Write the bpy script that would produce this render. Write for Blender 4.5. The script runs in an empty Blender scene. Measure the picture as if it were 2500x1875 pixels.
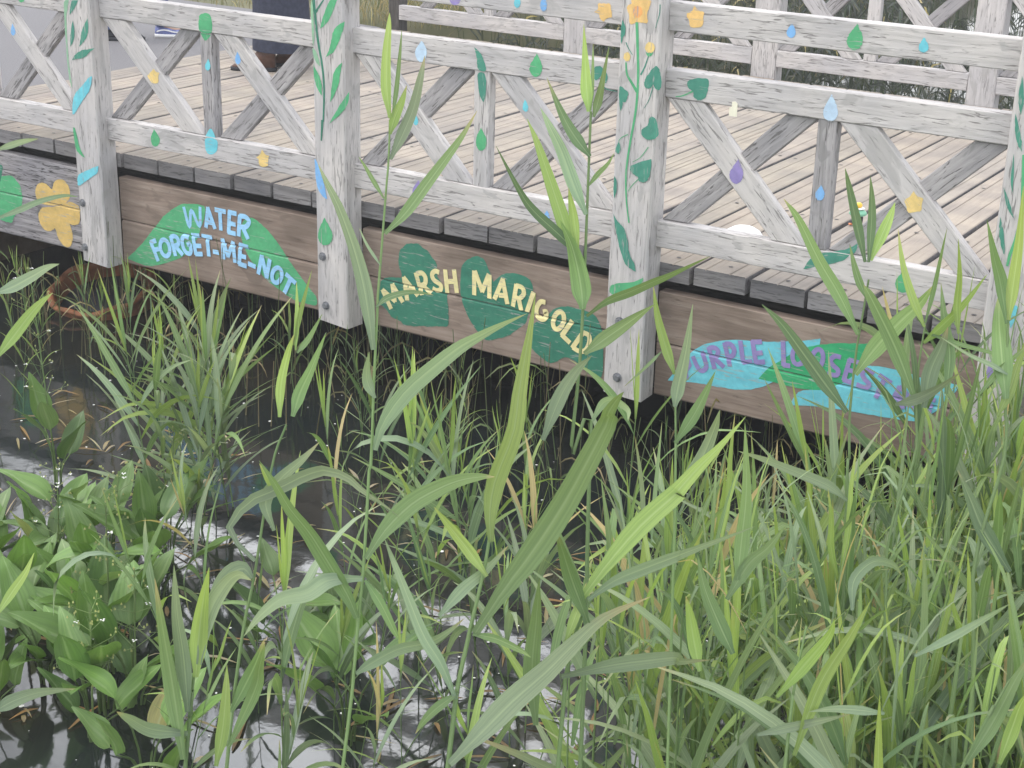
# Painted footbridge over a reedy pond
import bpy, bmesh, math, random
from mathutils import Vector, Matrix
random.seed(11)
R=math.radians
S=bpy.context.scene
COL=S.collection
# ------------------------------------------------------------------ camera
cam=bpy.data.cameras.new('camera'); CAM=bpy.data.objects.new('camera',cam); COL.objects.link(CAM)
cam.sensor_width=36; cam.lens=3852.84/2500*36; cam.clip_start=.05; cam.clip_end=600
cr=Vector((0.83875612,0.54395584,0.02449927)); cu=Vector((-0.2162422,0.29146778,0.93181857)); cf=Vector((-0.4997274,0.7868663,-0.3620966))
m=Matrix((( cr.x,cu.x,-cf.x,4.7095),(cr.y,cu.y,-cf.y,-5.6357),(cr.z,cu.z,-cf.z,1.9199),(0,0,0,1)))
CAM.matrix_world=m; S.camera=CAM
# ------------------------------------------------------------------ sky, sun, exposure
SUN_EL,SUN_AZ=R(58),R(235)
W=bpy.data.worlds.new('World'); S.world=W; W.use_nodes=True
nt=W.node_tree; bg=nt.nodes['Background']
sky=nt.nodes.new('ShaderNodeTexSky'); sky.sky_type='NISHITA'; sky.sun_disc=False
sky.sun_elevation=SUN_EL; sky.sun_rotation=SUN_AZ; sky.air_density=1.0; sky.dust_density=4.0; sky.ozone_density=1.0; sky.altitude=0
# a bright overcast: white cloud over most of the clear sky
tcw=nt.nodes.new('ShaderNodeTexCoord'); cl=nt.nodes.new('ShaderNodeTexNoise'); cl.inputs['Scale'].default_value=3.2; cl.inputs['Detail'].default_value=5
nt.links.new(tcw.outputs['Generated'],cl.inputs['Vector'])
cr_=nt.nodes.new('ShaderNodeValToRGB'); cr_.color_ramp.elements[0].position=.34; cr_.color_ramp.elements[0].color=(.42,.44,.48,1); cr_.color_ramp.elements[1].position=.64; cr_.color_ramp.elements[1].color=(1,1,1,1)
nt.links.new(cl.outputs['Fac'],cr_.inputs[0])
ml=nt.nodes.new('ShaderNodeVectorMath'); ml.operation='SCALE'; ml.inputs['Scale'].default_value=12.0; nt.links.new(cr_.outputs[0],ml.inputs[0])
mxs=nt.nodes.new('ShaderNodeMix'); mxs.data_type='RGBA'; mxs.inputs['Factor'].default_value=.8
# bright patch added to the overcast to whiten the sky glints in the water
dn=nt.nodes.new('ShaderNodeVectorMath'); dn.operation='DOT_PRODUCT'; dn.inputs[1].default_value=Vector((-.53,.69,.49)).normalized(); nt.links.new(tcw.outputs['Generated'],dn.inputs[0])
mrw=nt.nodes.new('ShaderNodeMapRange'); mrw.interpolation_type='SMOOTHSTEP'; mrw.inputs[1].default_value=.965; mrw.inputs[2].default_value=.996; mrw.inputs[3].default_value=1.0; mrw.inputs[4].default_value=3.2; nt.links.new(dn.outputs['Value'],mrw.inputs[0])
ml2=nt.nodes.new('ShaderNodeVectorMath'); ml2.operation='SCALE'; nt.links.new(ml.outputs[0],ml2.inputs[0]); nt.links.new(mrw.outputs[0],ml2.inputs['Scale'])
nt.links.new(sky.outputs[0],mxs.inputs['A']); nt.links.new(ml2.outputs[0],mxs.inputs['B']); nt.links.new(mxs.outputs['Result'],bg.inputs[0]); bg.inputs[1].default_value=0.15
sl=bpy.data.lights.new('sun','SUN'); sl.energy=0.7; sl.angle=R(40); sl.color=(1,.95,.88)
so=bpy.data.objects.new('sun',sl); COL.objects.link(so)
sd=Vector((math.sin(SUN_AZ)*math.cos(SUN_EL),math.cos(SUN_AZ)*math.cos(SUN_EL),math.sin(SUN_EL)))
so.rotation_euler=sd.to_track_quat('Z','Y').to_euler(); so.location=sd*30
vs=S.view_settings; vs.view_transform='Standard'; vs.look='None'; vs.gamma=1; vs.use_curve_mapping=False
vs.exposure=0.74
# ------------------------------------------------------------------ material helpers
def mat(name):
    m=bpy.data.materials.new(name); m.use_nodes=True; nt=m.node_tree; b=nt.nodes['Principled BSDF']; return m,nt,b
def N(nt,t,**k):
    n=nt.nodes.new('ShaderNode'+t)
    for a,v in k.items():
        if a.startswith('i_'):
            key=a[2:]; key=int(key) if key.isdigit() else key.replace('_',' ')
            n.inputs[key].default_value=v
        else: setattr(n,a,v)
    return n
def L(nt,a,b): nt.links.new(a,b)
def ramp(nt,fac,stops):
    r=nt.nodes.new('ShaderNodeValToRGB'); e=r.color_ramp.elements
    while len(e)<len(stops): e.new(.5)
    for i,(p,c) in enumerate(stops):
        e[i].position=p; e[i].color=(*c,1) if len(c)==3 else c
    L(nt,fac,r.inputs[0]); return r.outputs[0]
def mixc(nt,fac,a,b,mode='MIX'):
    n=nt.nodes.new('ShaderNodeMix'); n.data_type='RGBA'; n.blend_type=mode
    for sock,v in ((n.inputs['Factor'],fac),(n.inputs['A'],a),(n.inputs['B'],b)):
        if isinstance(v,(int,float)): sock.default_value=v
        elif isinstance(v,tuple): sock.default_value=(*v,1)
        else: L(nt,v,sock)
    return n.outputs['Result']
def coords(nt,scale,use_rand=True):
    tc=N(nt,'TexCoord'); src=tc.outputs['Object']
    if use_rand:
        oi=N(nt,'ObjectInfo'); mu=N(nt,'Math',operation='MULTIPLY',i_1=53.0); L(nt,oi.outputs['Random'],mu.inputs[0])
        cb=N(nt,'CombineXYZ')
        for k in range(3): L(nt,mu.outputs[0],cb.inputs[k])
        ad=N(nt,'VectorMath',operation='ADD'); L(nt,src,ad.inputs[0]); L(nt,cb.outputs[0],ad.inputs[1]); src=ad.outputs[0]
    mp=N(nt,'Mapping'); L(nt,src,mp.inputs['Vector']); mp.inputs['Scale'].default_value=scale
    return mp.outputs[0]
def wood(name,light,mid,dark,axis='X',crack=(.05,.048,.05),crack_amt=.9,rough=.85,bump=.5,attr=False,blotch=None,spots=None,cr=(.36,.43)):
    m,nt,b=mat(name)
    def sc(a,c): return (a,c,c) if axis=='X' else (c,a,c)
    n1=N(nt,'TexNoise',i_Scale=1.0,i_Detail=6.0,i_Roughness=.62,i_Distortion=.6); L(nt,coords(nt,sc(3.0,45)),n1.inputs['Vector'])
    base=ramp(nt,n1.outputs['Fac'],[(.3,dark),(.5,mid),(.68,light)])
    n2=N(nt,'TexNoise',i_Scale=1.0,i_Detail=3.0,i_Roughness=.5); L(nt,coords(nt,(3.2,4.5,4.5)),n2.inputs['Vector'])
    bl=ramp(nt,n2.outputs['Fac'],[(.35,blotch or (.80,.80,.83)),(.65,(1.06,1.04,1.02))])
    base=mixc(nt,1.0,base,bl,'MULTIPLY')
    # long dark checks that run with the grain
    n3=N(nt,'TexNoise',i_Scale=1.0,i_Detail=3.0,i_Roughness=.55,i_Distortion=.9); L(nt,coords(nt,sc(11,120)),n3.inputs['Vector'])
    n4=N(nt,'TexNoise',i_Scale=1.0,i_Detail=2.0); L(nt,coords(nt,sc(2.2,7)),n4.inputs['Vector'])
    cm=N(nt,'Math',operation='MULTIPLY_ADD',i_1=.22,i_2=-.11); L(nt,n4.outputs['Fac'],cm.inputs[0])
    ad=N(nt,'Math',operation='ADD'); L(nt,n3.outputs['Fac'],ad.inputs[0]); L(nt,cm.outputs[0],ad.inputs[1])
    ck=ramp(nt,ad.outputs[0],[(cr[0],(1,1,1)),(cr[1],(0,0,0))])
    cf=N(nt,'Math',operation='MULTIPLY',i_1=crack_amt); L(nt,ck,cf.inputs[0])
    colr=mixc(nt,cf.outputs[0],base,crack)
    if spots:
        n5=N(nt,'TexNoise',i_Scale=1.0,i_Detail=3.0,i_Distortion=1.0); L(nt,coords(nt,sc(5,11)),n5.inputs['Vector'])
        sp=ramp(nt,n5.outputs['Fac'],[(.60,(0,0,0)),(.66,(1,1,1))])
        sf=N(nt,'Math',operation='MULTIPLY',i_1=.75); L(nt,sp,sf.inputs[0])
        colr=mixc(nt,sf.outputs[0],colr,spots)
    if attr:
        at=N(nt,'Attribute',attribute_name='tint'); colr=mixc(nt,1.0,colr,at.outputs['Color'],'MULTIPLY')
    L(nt,colr,b.inputs['Base Color']); b.inputs['Roughness'].default_value=rough
    b.inputs['Specular IOR Level'].default_value=.25
    hm=N(nt,'Math',operation='MULTIPLY_ADD',i_1=-.9); L(nt,ck,hm.inputs[0]); L(nt,n1.outputs['Fac'],hm.inputs[2])
    bp=N(nt,'Bump',i_Strength=bump,i_Distance=.006); L(nt,hm.outputs[0],bp.inputs['Height']); L(nt,bp.outputs[0],b.inputs['Normal'])
    return m
M={}
M['white']=wood('weathered_white_wood',(.58,.565,.56),(.525,.51,.505),(.43,.42,.415),crack=(.22,.21,.205),crack_amt=.85,spots=(.38,.37,.365),cr=(.345,.415),blotch=(.86,.86,.88))
M['pitted_shade']=wood('pitted_shaded_grey_wood',(.44,.43,.44),(.37,.36,.37),(.26,.255,.26),crack=(.13,.125,.125),crack_amt=.9,spots=(.24,.235,.235),cr=(.36,.43),blotch=(.80,.80,.81))  # pitted wood, darkened further for the shade on the recessed braces
M['grey']=wood('weathered_grey_wood',(.42,.41,.42),(.31,.30,.31),(.17,.165,.17),spots=(.13,.13,.13))
M['brown']=wood('brown_timber',(.33,.275,.235),(.27,.215,.18),(.20,.158,.13),crack=(.08,.06,.05),crack_amt=.45,rough=.75,bump=.25,blotch=(.70,.68,.66),spots=(.18,.14,.115),cr=(.28,.36))
M['deckwood']=wood('deck_boards',(.365,.33,.28),(.335,.30,.26),(.285,.255,.22),axis='Y',crack=(.22,.20,.185),crack_amt=.4,rough=.9,bump=.15,attr=True,cr=(.28,.35))
M['endgrain']=wood('board_end_grain',(.27,.265,.27),(.22,.215,.22),(.16,.157,.16),axis='X',crack=(.02,.02,.02),crack_amt=.4,attr=True)
M['darkwood']=wood('dark_timber',(.12,.11,.105),(.085,.08,.075),(.05,.045,.04))
PC=dict(green=(.10,.42,.20),green2=(.045,.40,.17),ltgreen=(.28,.50,.33),dkgreen=(.075,.275,.205),teal=(.05,.215,.145),cyan=(.17,.58,.68),ltblue=(.34,.64,.92),
 blue=(.22,.46,.80),paleblue=(.52,.68,.84),purple=(.30,.25,.52),cream=(.82,.74,.38),yellow=(.80,.60,.24),orange=(.84,.56,.22),dkorange=(.85,.42,.15),mustard=(.66,.47,.17))
def paintmat(k,c):
    m,nt,b=mat('paint_'+k)
    n=N(nt,'TexNoise',i_Scale=1.0,i_Detail=5.0,i_Roughness=.6); L(nt,coords(nt,(40,40,40),False),n.inputs['Vector'])
    v=ramp(nt,n.outputs['Fac'],[(.3,(.86,.86,.87)),(.7,(1.06,1.06,1.05))])
    g=N(nt,'TexNoise',i_Scale=1.0,i_Detail=3.0,i_Distortion=.9); L(nt,coords(nt,(11,110,110)),g.inputs['Vector'])
    gk=ramp(nt,g.outputs['Fac'],[(.33,(.30,.30,.30)),(.40,(1,1,1))])
    cc=mixc(nt,1.0,c,v,'MULTIPLY'); g2=N(nt,'TexNoise',i_Scale=1.0,i_Detail=2.0); L(nt,coords(nt,(5,16,16)),g2.inputs['Vector'])
    br=ramp(nt,g2.outputs['Fac'],[(.3,(.84,.85,.87)),(.7,(1.08,1.07,1.05))]); cc=mixc(nt,1.0,cc,br,'MULTIPLY'); L(nt,mixc(nt,gk,(.36,.35,.34),cc),b.inputs['Base Color'])
    b.inputs['Roughness'].default_value=.6; b.inputs['Specular IOR Level'].default_value=.25
    bp=N(nt,'Bump',i_Strength=.25,i_Distance=.004); L(nt,n.outputs['Fac'],bp.inputs['Height']); L(nt,bp.outputs[0],b.inputs['Normal'])
    return m
for k,c in PC.items(): M['p_'+k]=paintmat(k,c)
def plain(name,c,rough=.6,metal=0,noise=0,scale=30,spec=.4,bump=0):
    m,nt,b=mat(name)
    n=N(nt,'TexNoise',i_Scale=scale,i_Detail=4.0); tc=N(nt,'TexCoord'); L(nt,tc.outputs['Object'],n.inputs['Vector'])
    lo=tuple(x*(1-noise) for x in c); hi=tuple(min(1,x*(1+noise)) for x in c)
    L(nt,ramp(nt,n.outputs['Fac'],[(.3,lo),(.7,hi)]),b.inputs['Base Color'])
    b.inputs['Roughness'].default_value=rough; b.inputs['Metallic'].default_value=metal; b.inputs['Specular IOR Level'].default_value=spec
    if bump:
        bp=N(nt,'Bump',i_Strength=bump,i_Distance=.01); L(nt,n.outputs['Fac'],bp.inputs['Height']); L(nt,bp.outputs[0],b.inputs['Normal'])
    return m
M['steel']=plain('galvanised_steel',(.26,.27,.29),.45,.6,.25,60)
M['screw']=plain('screw_heads',(.05,.045,.045),.6)
M['asphalt']=plain('grey_path_asphalt',(.175,.172,.18),.95,0,.12,90,.2,.3)
M['soil']=plain('brown_soil',(.10,.075,.05),.95,0,.5,9,.1,.5)
M['rust']=plain('rusty_orange_plastic',(.21,.085,.038),.7,0,.5,14,.4)
M['navy']=plain('navy_cloth',(.045,.05,.075),.9,0,.2,40,.1)
M['skin']=plain('skin',(.55,.36,.27),.55,0,.06,20)
M['hair']=plain('brown_hair',(.06,.035,.02),.6,0,.3,80)
M['boot']=plain('brown_leather',(.10,.05,.035),.5,0,.3,30)
M['jean']=plain('blue_denim',(.07,.10,.20),.9,0,.3,60)
M['shoeblue']=plain('blue_shoe_mesh',(.17,.20,.42),.8,0,.45,120)
M['whitepl']=plain('white_plastic',(.80,.80,.80),.35,0,.03,10)
M['black']=plain('black_rubber',(.025,.026,.032),.7)
M['ltgrn']=plain('mint_green_plastic',(.22,.52,.36),.4,0,.1,20)
M['ball']=plain('yellow_plastic',(.85,.55,.08),.4)
M['orangepl']=plain('orange_plastic',(.75,.25,.10),.4)
M['creamtag']=plain('cream_paper',(.78,.76,.62),.8,0,.05,20)
M['petal']=plain('white_petals',(.80,.80,.78),.6)
M['drystraw']=plain('dry_straw',(.42,.34,.22),.9,0,.35,25)
# ---- leaves
def leafmat(name,trans=.35,spec=.35,rough=.45):
    m,nt,b=mat(name)
    at=N(nt,'Attribute',attribute_name='tint'); uv=N(nt,'UVMap',uv_map='uv')
    sp=N(nt,'SeparateXYZ'); L(nt,uv.outputs[0],sp.inputs[0])
    mp=N(nt,'Mapping'); L(nt,uv.outputs[0],mp.inputs['Vector']); mp.inputs['Scale'].default_value=(16,1.2,1)
    oi=N(nt,'ObjectInfo')
    n=N(nt,'TexNoise',i_Scale=1.0,i_Detail=3.0,noise_dimensions='4D'); L(nt,mp.outputs[0],n.inputs['Vector'])
    mu=N(nt,'Math',operation='MULTIPLY',i_1=40.0); L(nt,oi.outputs['Random'],mu.inputs[0]); L(nt,mu.outputs[0],n.inputs['W'])
    st=ramp(nt,n.outputs['Fac'],[(.3,(.78,.80,.80)),(.7,(1.18,1.14,1.12))])
    c=mixc(nt,1.0,at.outputs['Color'],st,'MULTIPLY')
    ab=N(nt,'Math',operation='SUBTRACT',i_1=.5); L(nt,sp.outputs[0],ab.inputs[0])
    ab2=N(nt,'Math',operation='ABSOLUTE'); L(nt,ab.outputs[0],ab2.inputs[0])
    rib=ramp(nt,ab2.outputs[0],[(.02,(1,1,1)),(.07,(0,0,0))])
    rf=N(nt,'Math',operation='MULTIPLY',i_1=.20); L(nt,rib,rf.inputs[0])
    c=mixc(nt,rf.outputs[0],c,(.50,.60,.36))
    hs=N(nt,'HueSaturation'); L(nt,c,hs.inputs['Color'])
    mr=N(nt,'MapRange',i_3=.80,i_4=1.22); L(nt,oi.outputs['Random'],mr.inputs[0]); L(nt,mr.outputs[0],hs.inputs['Value'])
    L(nt,hs.outputs[0],b.inputs['Base Color']); b.inputs['Roughness'].default_value=rough; b.inputs['Specular IOR Level'].default_value=spec
    tr=N(nt,'BsdfTranslucent'); tcol=mixc(nt,1.0,hs.outputs[0],(1.15,1.2,.7),'MULTIPLY'); L(nt,tcol,tr.inputs['Color'])
    ms=N(nt,'MixShader',i_0=trans); L(nt,b.outputs[0],ms.inputs[1]); L(nt,tr.outputs[0],ms.inputs[2])
    L(nt,ms.outputs[0],nt.nodes['Material Output'].inputs['Surface'])
    bp=N(nt,'Bump',i_Strength=.25,i_Distance=.003); L(nt,n.outputs['Fac'],bp.inputs['Height']); L(nt,bp.outputs[0],b.inputs['Normal'])
    return m
M['leaf']=leafmat('reed_leaf')
M['broad']=leafmat('plantain_leaf',.25,.45,.38)
# ---- water
def water():
    m,nt,b=mat('pond_water')
    n=N(nt,'TexNoise',i_Scale=1.3,i_Detail=4.0); tc=N(nt,'TexCoord'); L(nt,tc.outputs['Object'],n.inputs['Vector'])
    L(nt,ramp(nt,n.outputs['Fac'],[(.35,(.012,.017,.017)),(.6,(.018,.020,.017)),(.78,(.035,.028,.018))]),b.inputs['Base Color'])
    b.inputs['Roughness'].default_value=.06; b.inputs['IOR'].default_value=1.62
    n2=N(nt,'TexNoise',i_Scale=7.0,i_Detail=2.0); L(nt,tc.outputs['Object'],n2.inputs['Vector'])
    n3=N(nt,'TexNoise',i_Scale=45.0,i_Detail=2.0); L(nt,tc.outputs['Object'],n3.inputs['Vector'])
    ad=N(nt,'Math',operation='MULTIPLY_ADD',i_1=.12); L(nt,n3.outputs['Fac'],ad.inputs[0]); L(nt,n2.outputs['Fac'],ad.inputs[2])
    bp=N(nt,'Bump',i_Strength=.05,i_Distance=.02); L(nt,ad.outputs[0],bp.inputs['Height']); L(nt,bp.outputs[0],b.inputs['Normal'])
    return m
M['water']=water()
def groundmat():
    m,nt,b=mat('grassy_ground')
    n=N(nt,'TexNoise',i_Scale=.6,i_Detail=8.0,i_Roughness=.65); tc=N(nt,'TexCoord'); L(nt,tc.outputs['Object'],n.inputs['Vector'])
    L(nt,ramp(nt,n.outputs['Fac'],[(.3,(.05,.06,.03)),(.5,(.12,.12,.06)),(.7,(.20,.17,.10))]),b.inputs['Base Color']); b.inputs['Roughness'].default_value=.95
    return m
M['ground']=groundmat()
# ------------------------------------------------------------------ mesh helpers
def link(name,me,parent=None):
    o=bpy.data.objects.new(name,me); COL.objects.link(o)
    if parent is not None: o.parent=parent
    return o
def mesh(name,verts,faces,mats,parent=None,smooth=False,fm=None,tint=None,uv=None):
    me=bpy.data.meshes.new(name); me.from_pydata(verts,[],faces)
    for mm in (mats if isinstance(mats,list) else [mats]): me.materials.append(mm)
    if fm: me.polygons.foreach_set('material_index',fm)
    if smooth: me.polygons.foreach_set('use_smooth',[True]*len(faces))
    if tint:
        a=me.color_attributes.new('tint','FLOAT_COLOR','POINT'); a.data.foreach_set('color',[x for c in tint for x in (*c,1)])
    if uv:
        ul=me.uv_layers.new(name='uv'); li=[0]*len(me.loops); me.loops.foreach_get('vertex_index',li)
        ul.data.foreach_set('uv',[x for i in li for x in uv[i]])
    me.update()
    return link(name,me,parent)
def tag(o,label=None,cat=None,group=None,kind=None):
    if label: o['label']=label
    if cat: o['category']=cat
    if group: o['group']=group
    if kind: o['kind']=kind
    return o
def empty(name,loc=(0,0,0),rz=0):
    o=bpy.data.objects.new(name,None); COL.objects.link(o); o.location=loc; o.rotation_euler=(0,0,rz); o.empty_display_size=.1; return o
def beamgeo(Ln,w,h,bev=.005,seg=.06,jit=.0006,rnd=None):
    """a timber: x along the grain 0..Ln, y 0..w, z 0..h, rounded arrises and a slightly uneven run"""
    rnd=rnd or random
    n=max(2,int(Ln/seg)); prof=[(bev,0),(w-bev,0),(w,bev),(w,h-bev),(w-bev,h),(bev,h),(0,h-bev),(0,bev)]
    V=[];F=[]
    ph=[rnd.uniform(0,6.28) for _ in range(8)]
    for i in range(n+1):
        x=Ln*i/n
        for k,(y,z) in enumerate(prof):
            a=jit*math.sin(x*9+ph[k])+rnd.uniform(-jit,jit)
            V.append((x+(rnd.uniform(-.003,.003) if i in (0,n) else 0),y+a,z+jit*math.sin(x*7+ph[(k+3)%8])))
    for i in range(n):
        for k in range(8):
            a=i*8+k;b=i*8+(k+1)%8; F.append((a,b,b+8,a+8))
    F.append(tuple(range(7,-1,-1))); F.append(tuple(n*8+k for k in range(8)))
    return V,F
def timber(name,p0,axis,Ln,w,h,mt,parent,**k):
    """axis 'X': grain along X, w along Y, h along Z.  axis 'Z': grain along Z, w along X(-), h along Y"""
    V,F=beamgeo(Ln,w,h,**k)
    o=mesh(name,V,F,mt,parent)
    if axis=='X': o.location=p0
    else: # local x->Z, y->X, z->Y
        o.matrix_basis=Matrix(((0,1,0,p0[0]),(0,0,1,p0[1]),(1,0,0,p0[2]),(0,0,0,1)))
    return o
def prism(name,poly,y0,y1,mt,parent,bev=.004):
    """board cut to a polygon in XZ, grain along its long diagonal side"""
    a=Vector((poly[1][0]-poly[2][0],poly[1][1]-poly[2][1])); ang=math.atan2(a.y,a.x)
    c=(sum(p[0] for p in poly)/4,sum(p[1] for p in poly)/4)
    ca,sa=math.cos(ang),math.sin(ang)
    bm=bmesh.new()
    lo=[((p[0]-c[0])*ca+(p[1]-c[1])*sa,-(p[0]-c[0])*sa+(p[1]-c[1])*ca) for p in poly]
    f0=bm.faces.new([bm.verts.new((x,0,z)) for x,z in lo])
    r=bmesh.ops.extrude_face_region(bm,geom=[f0]); vs_=[v for v in r['geom'] if isinstance(v,bmesh.types.BMVert)]
    bmesh.ops.translate(bm,verts=vs_,vec=(0,y1-y0,0))
    bmesh.ops.recalc_face_normals(bm,faces=bm.faces)
    bmesh.ops.bevel(bm,geom=list(bm.edges),offset=bev,segments=1,affect='EDGES')
    me=bpy.data.meshes.new(name); bm.to_mesh(me); bm.free(); me.materials.append(mt)
    o=link(name,me,parent)
    o.matrix_basis=Matrix(((ca,0,-sa,c[0]),(0,1,0,y0),(sa,0,ca,c[1]),(0,0,0,1)))
    return o
def lathe(name,prof,n,mt,parent=None,smooth=True):
    V=[];F=[]
    for r,z in prof:
        for k in range(n): V.append((r*math.cos(6.2832*k/n),r*math.sin(6.2832*k/n),z))
    for i in range(len(prof)-1):
        for k in range(n):
            a=i*n+k;b=i*n+(k+1)%n; F.append((a,b,b+n,a+n))
    F.append(tuple(range(n-1,-1,-1))); F.append(tuple((len(prof)-1)*n+k for k in range(n)))
    return mesh(name,V,F,mt,parent,smooth)
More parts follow.
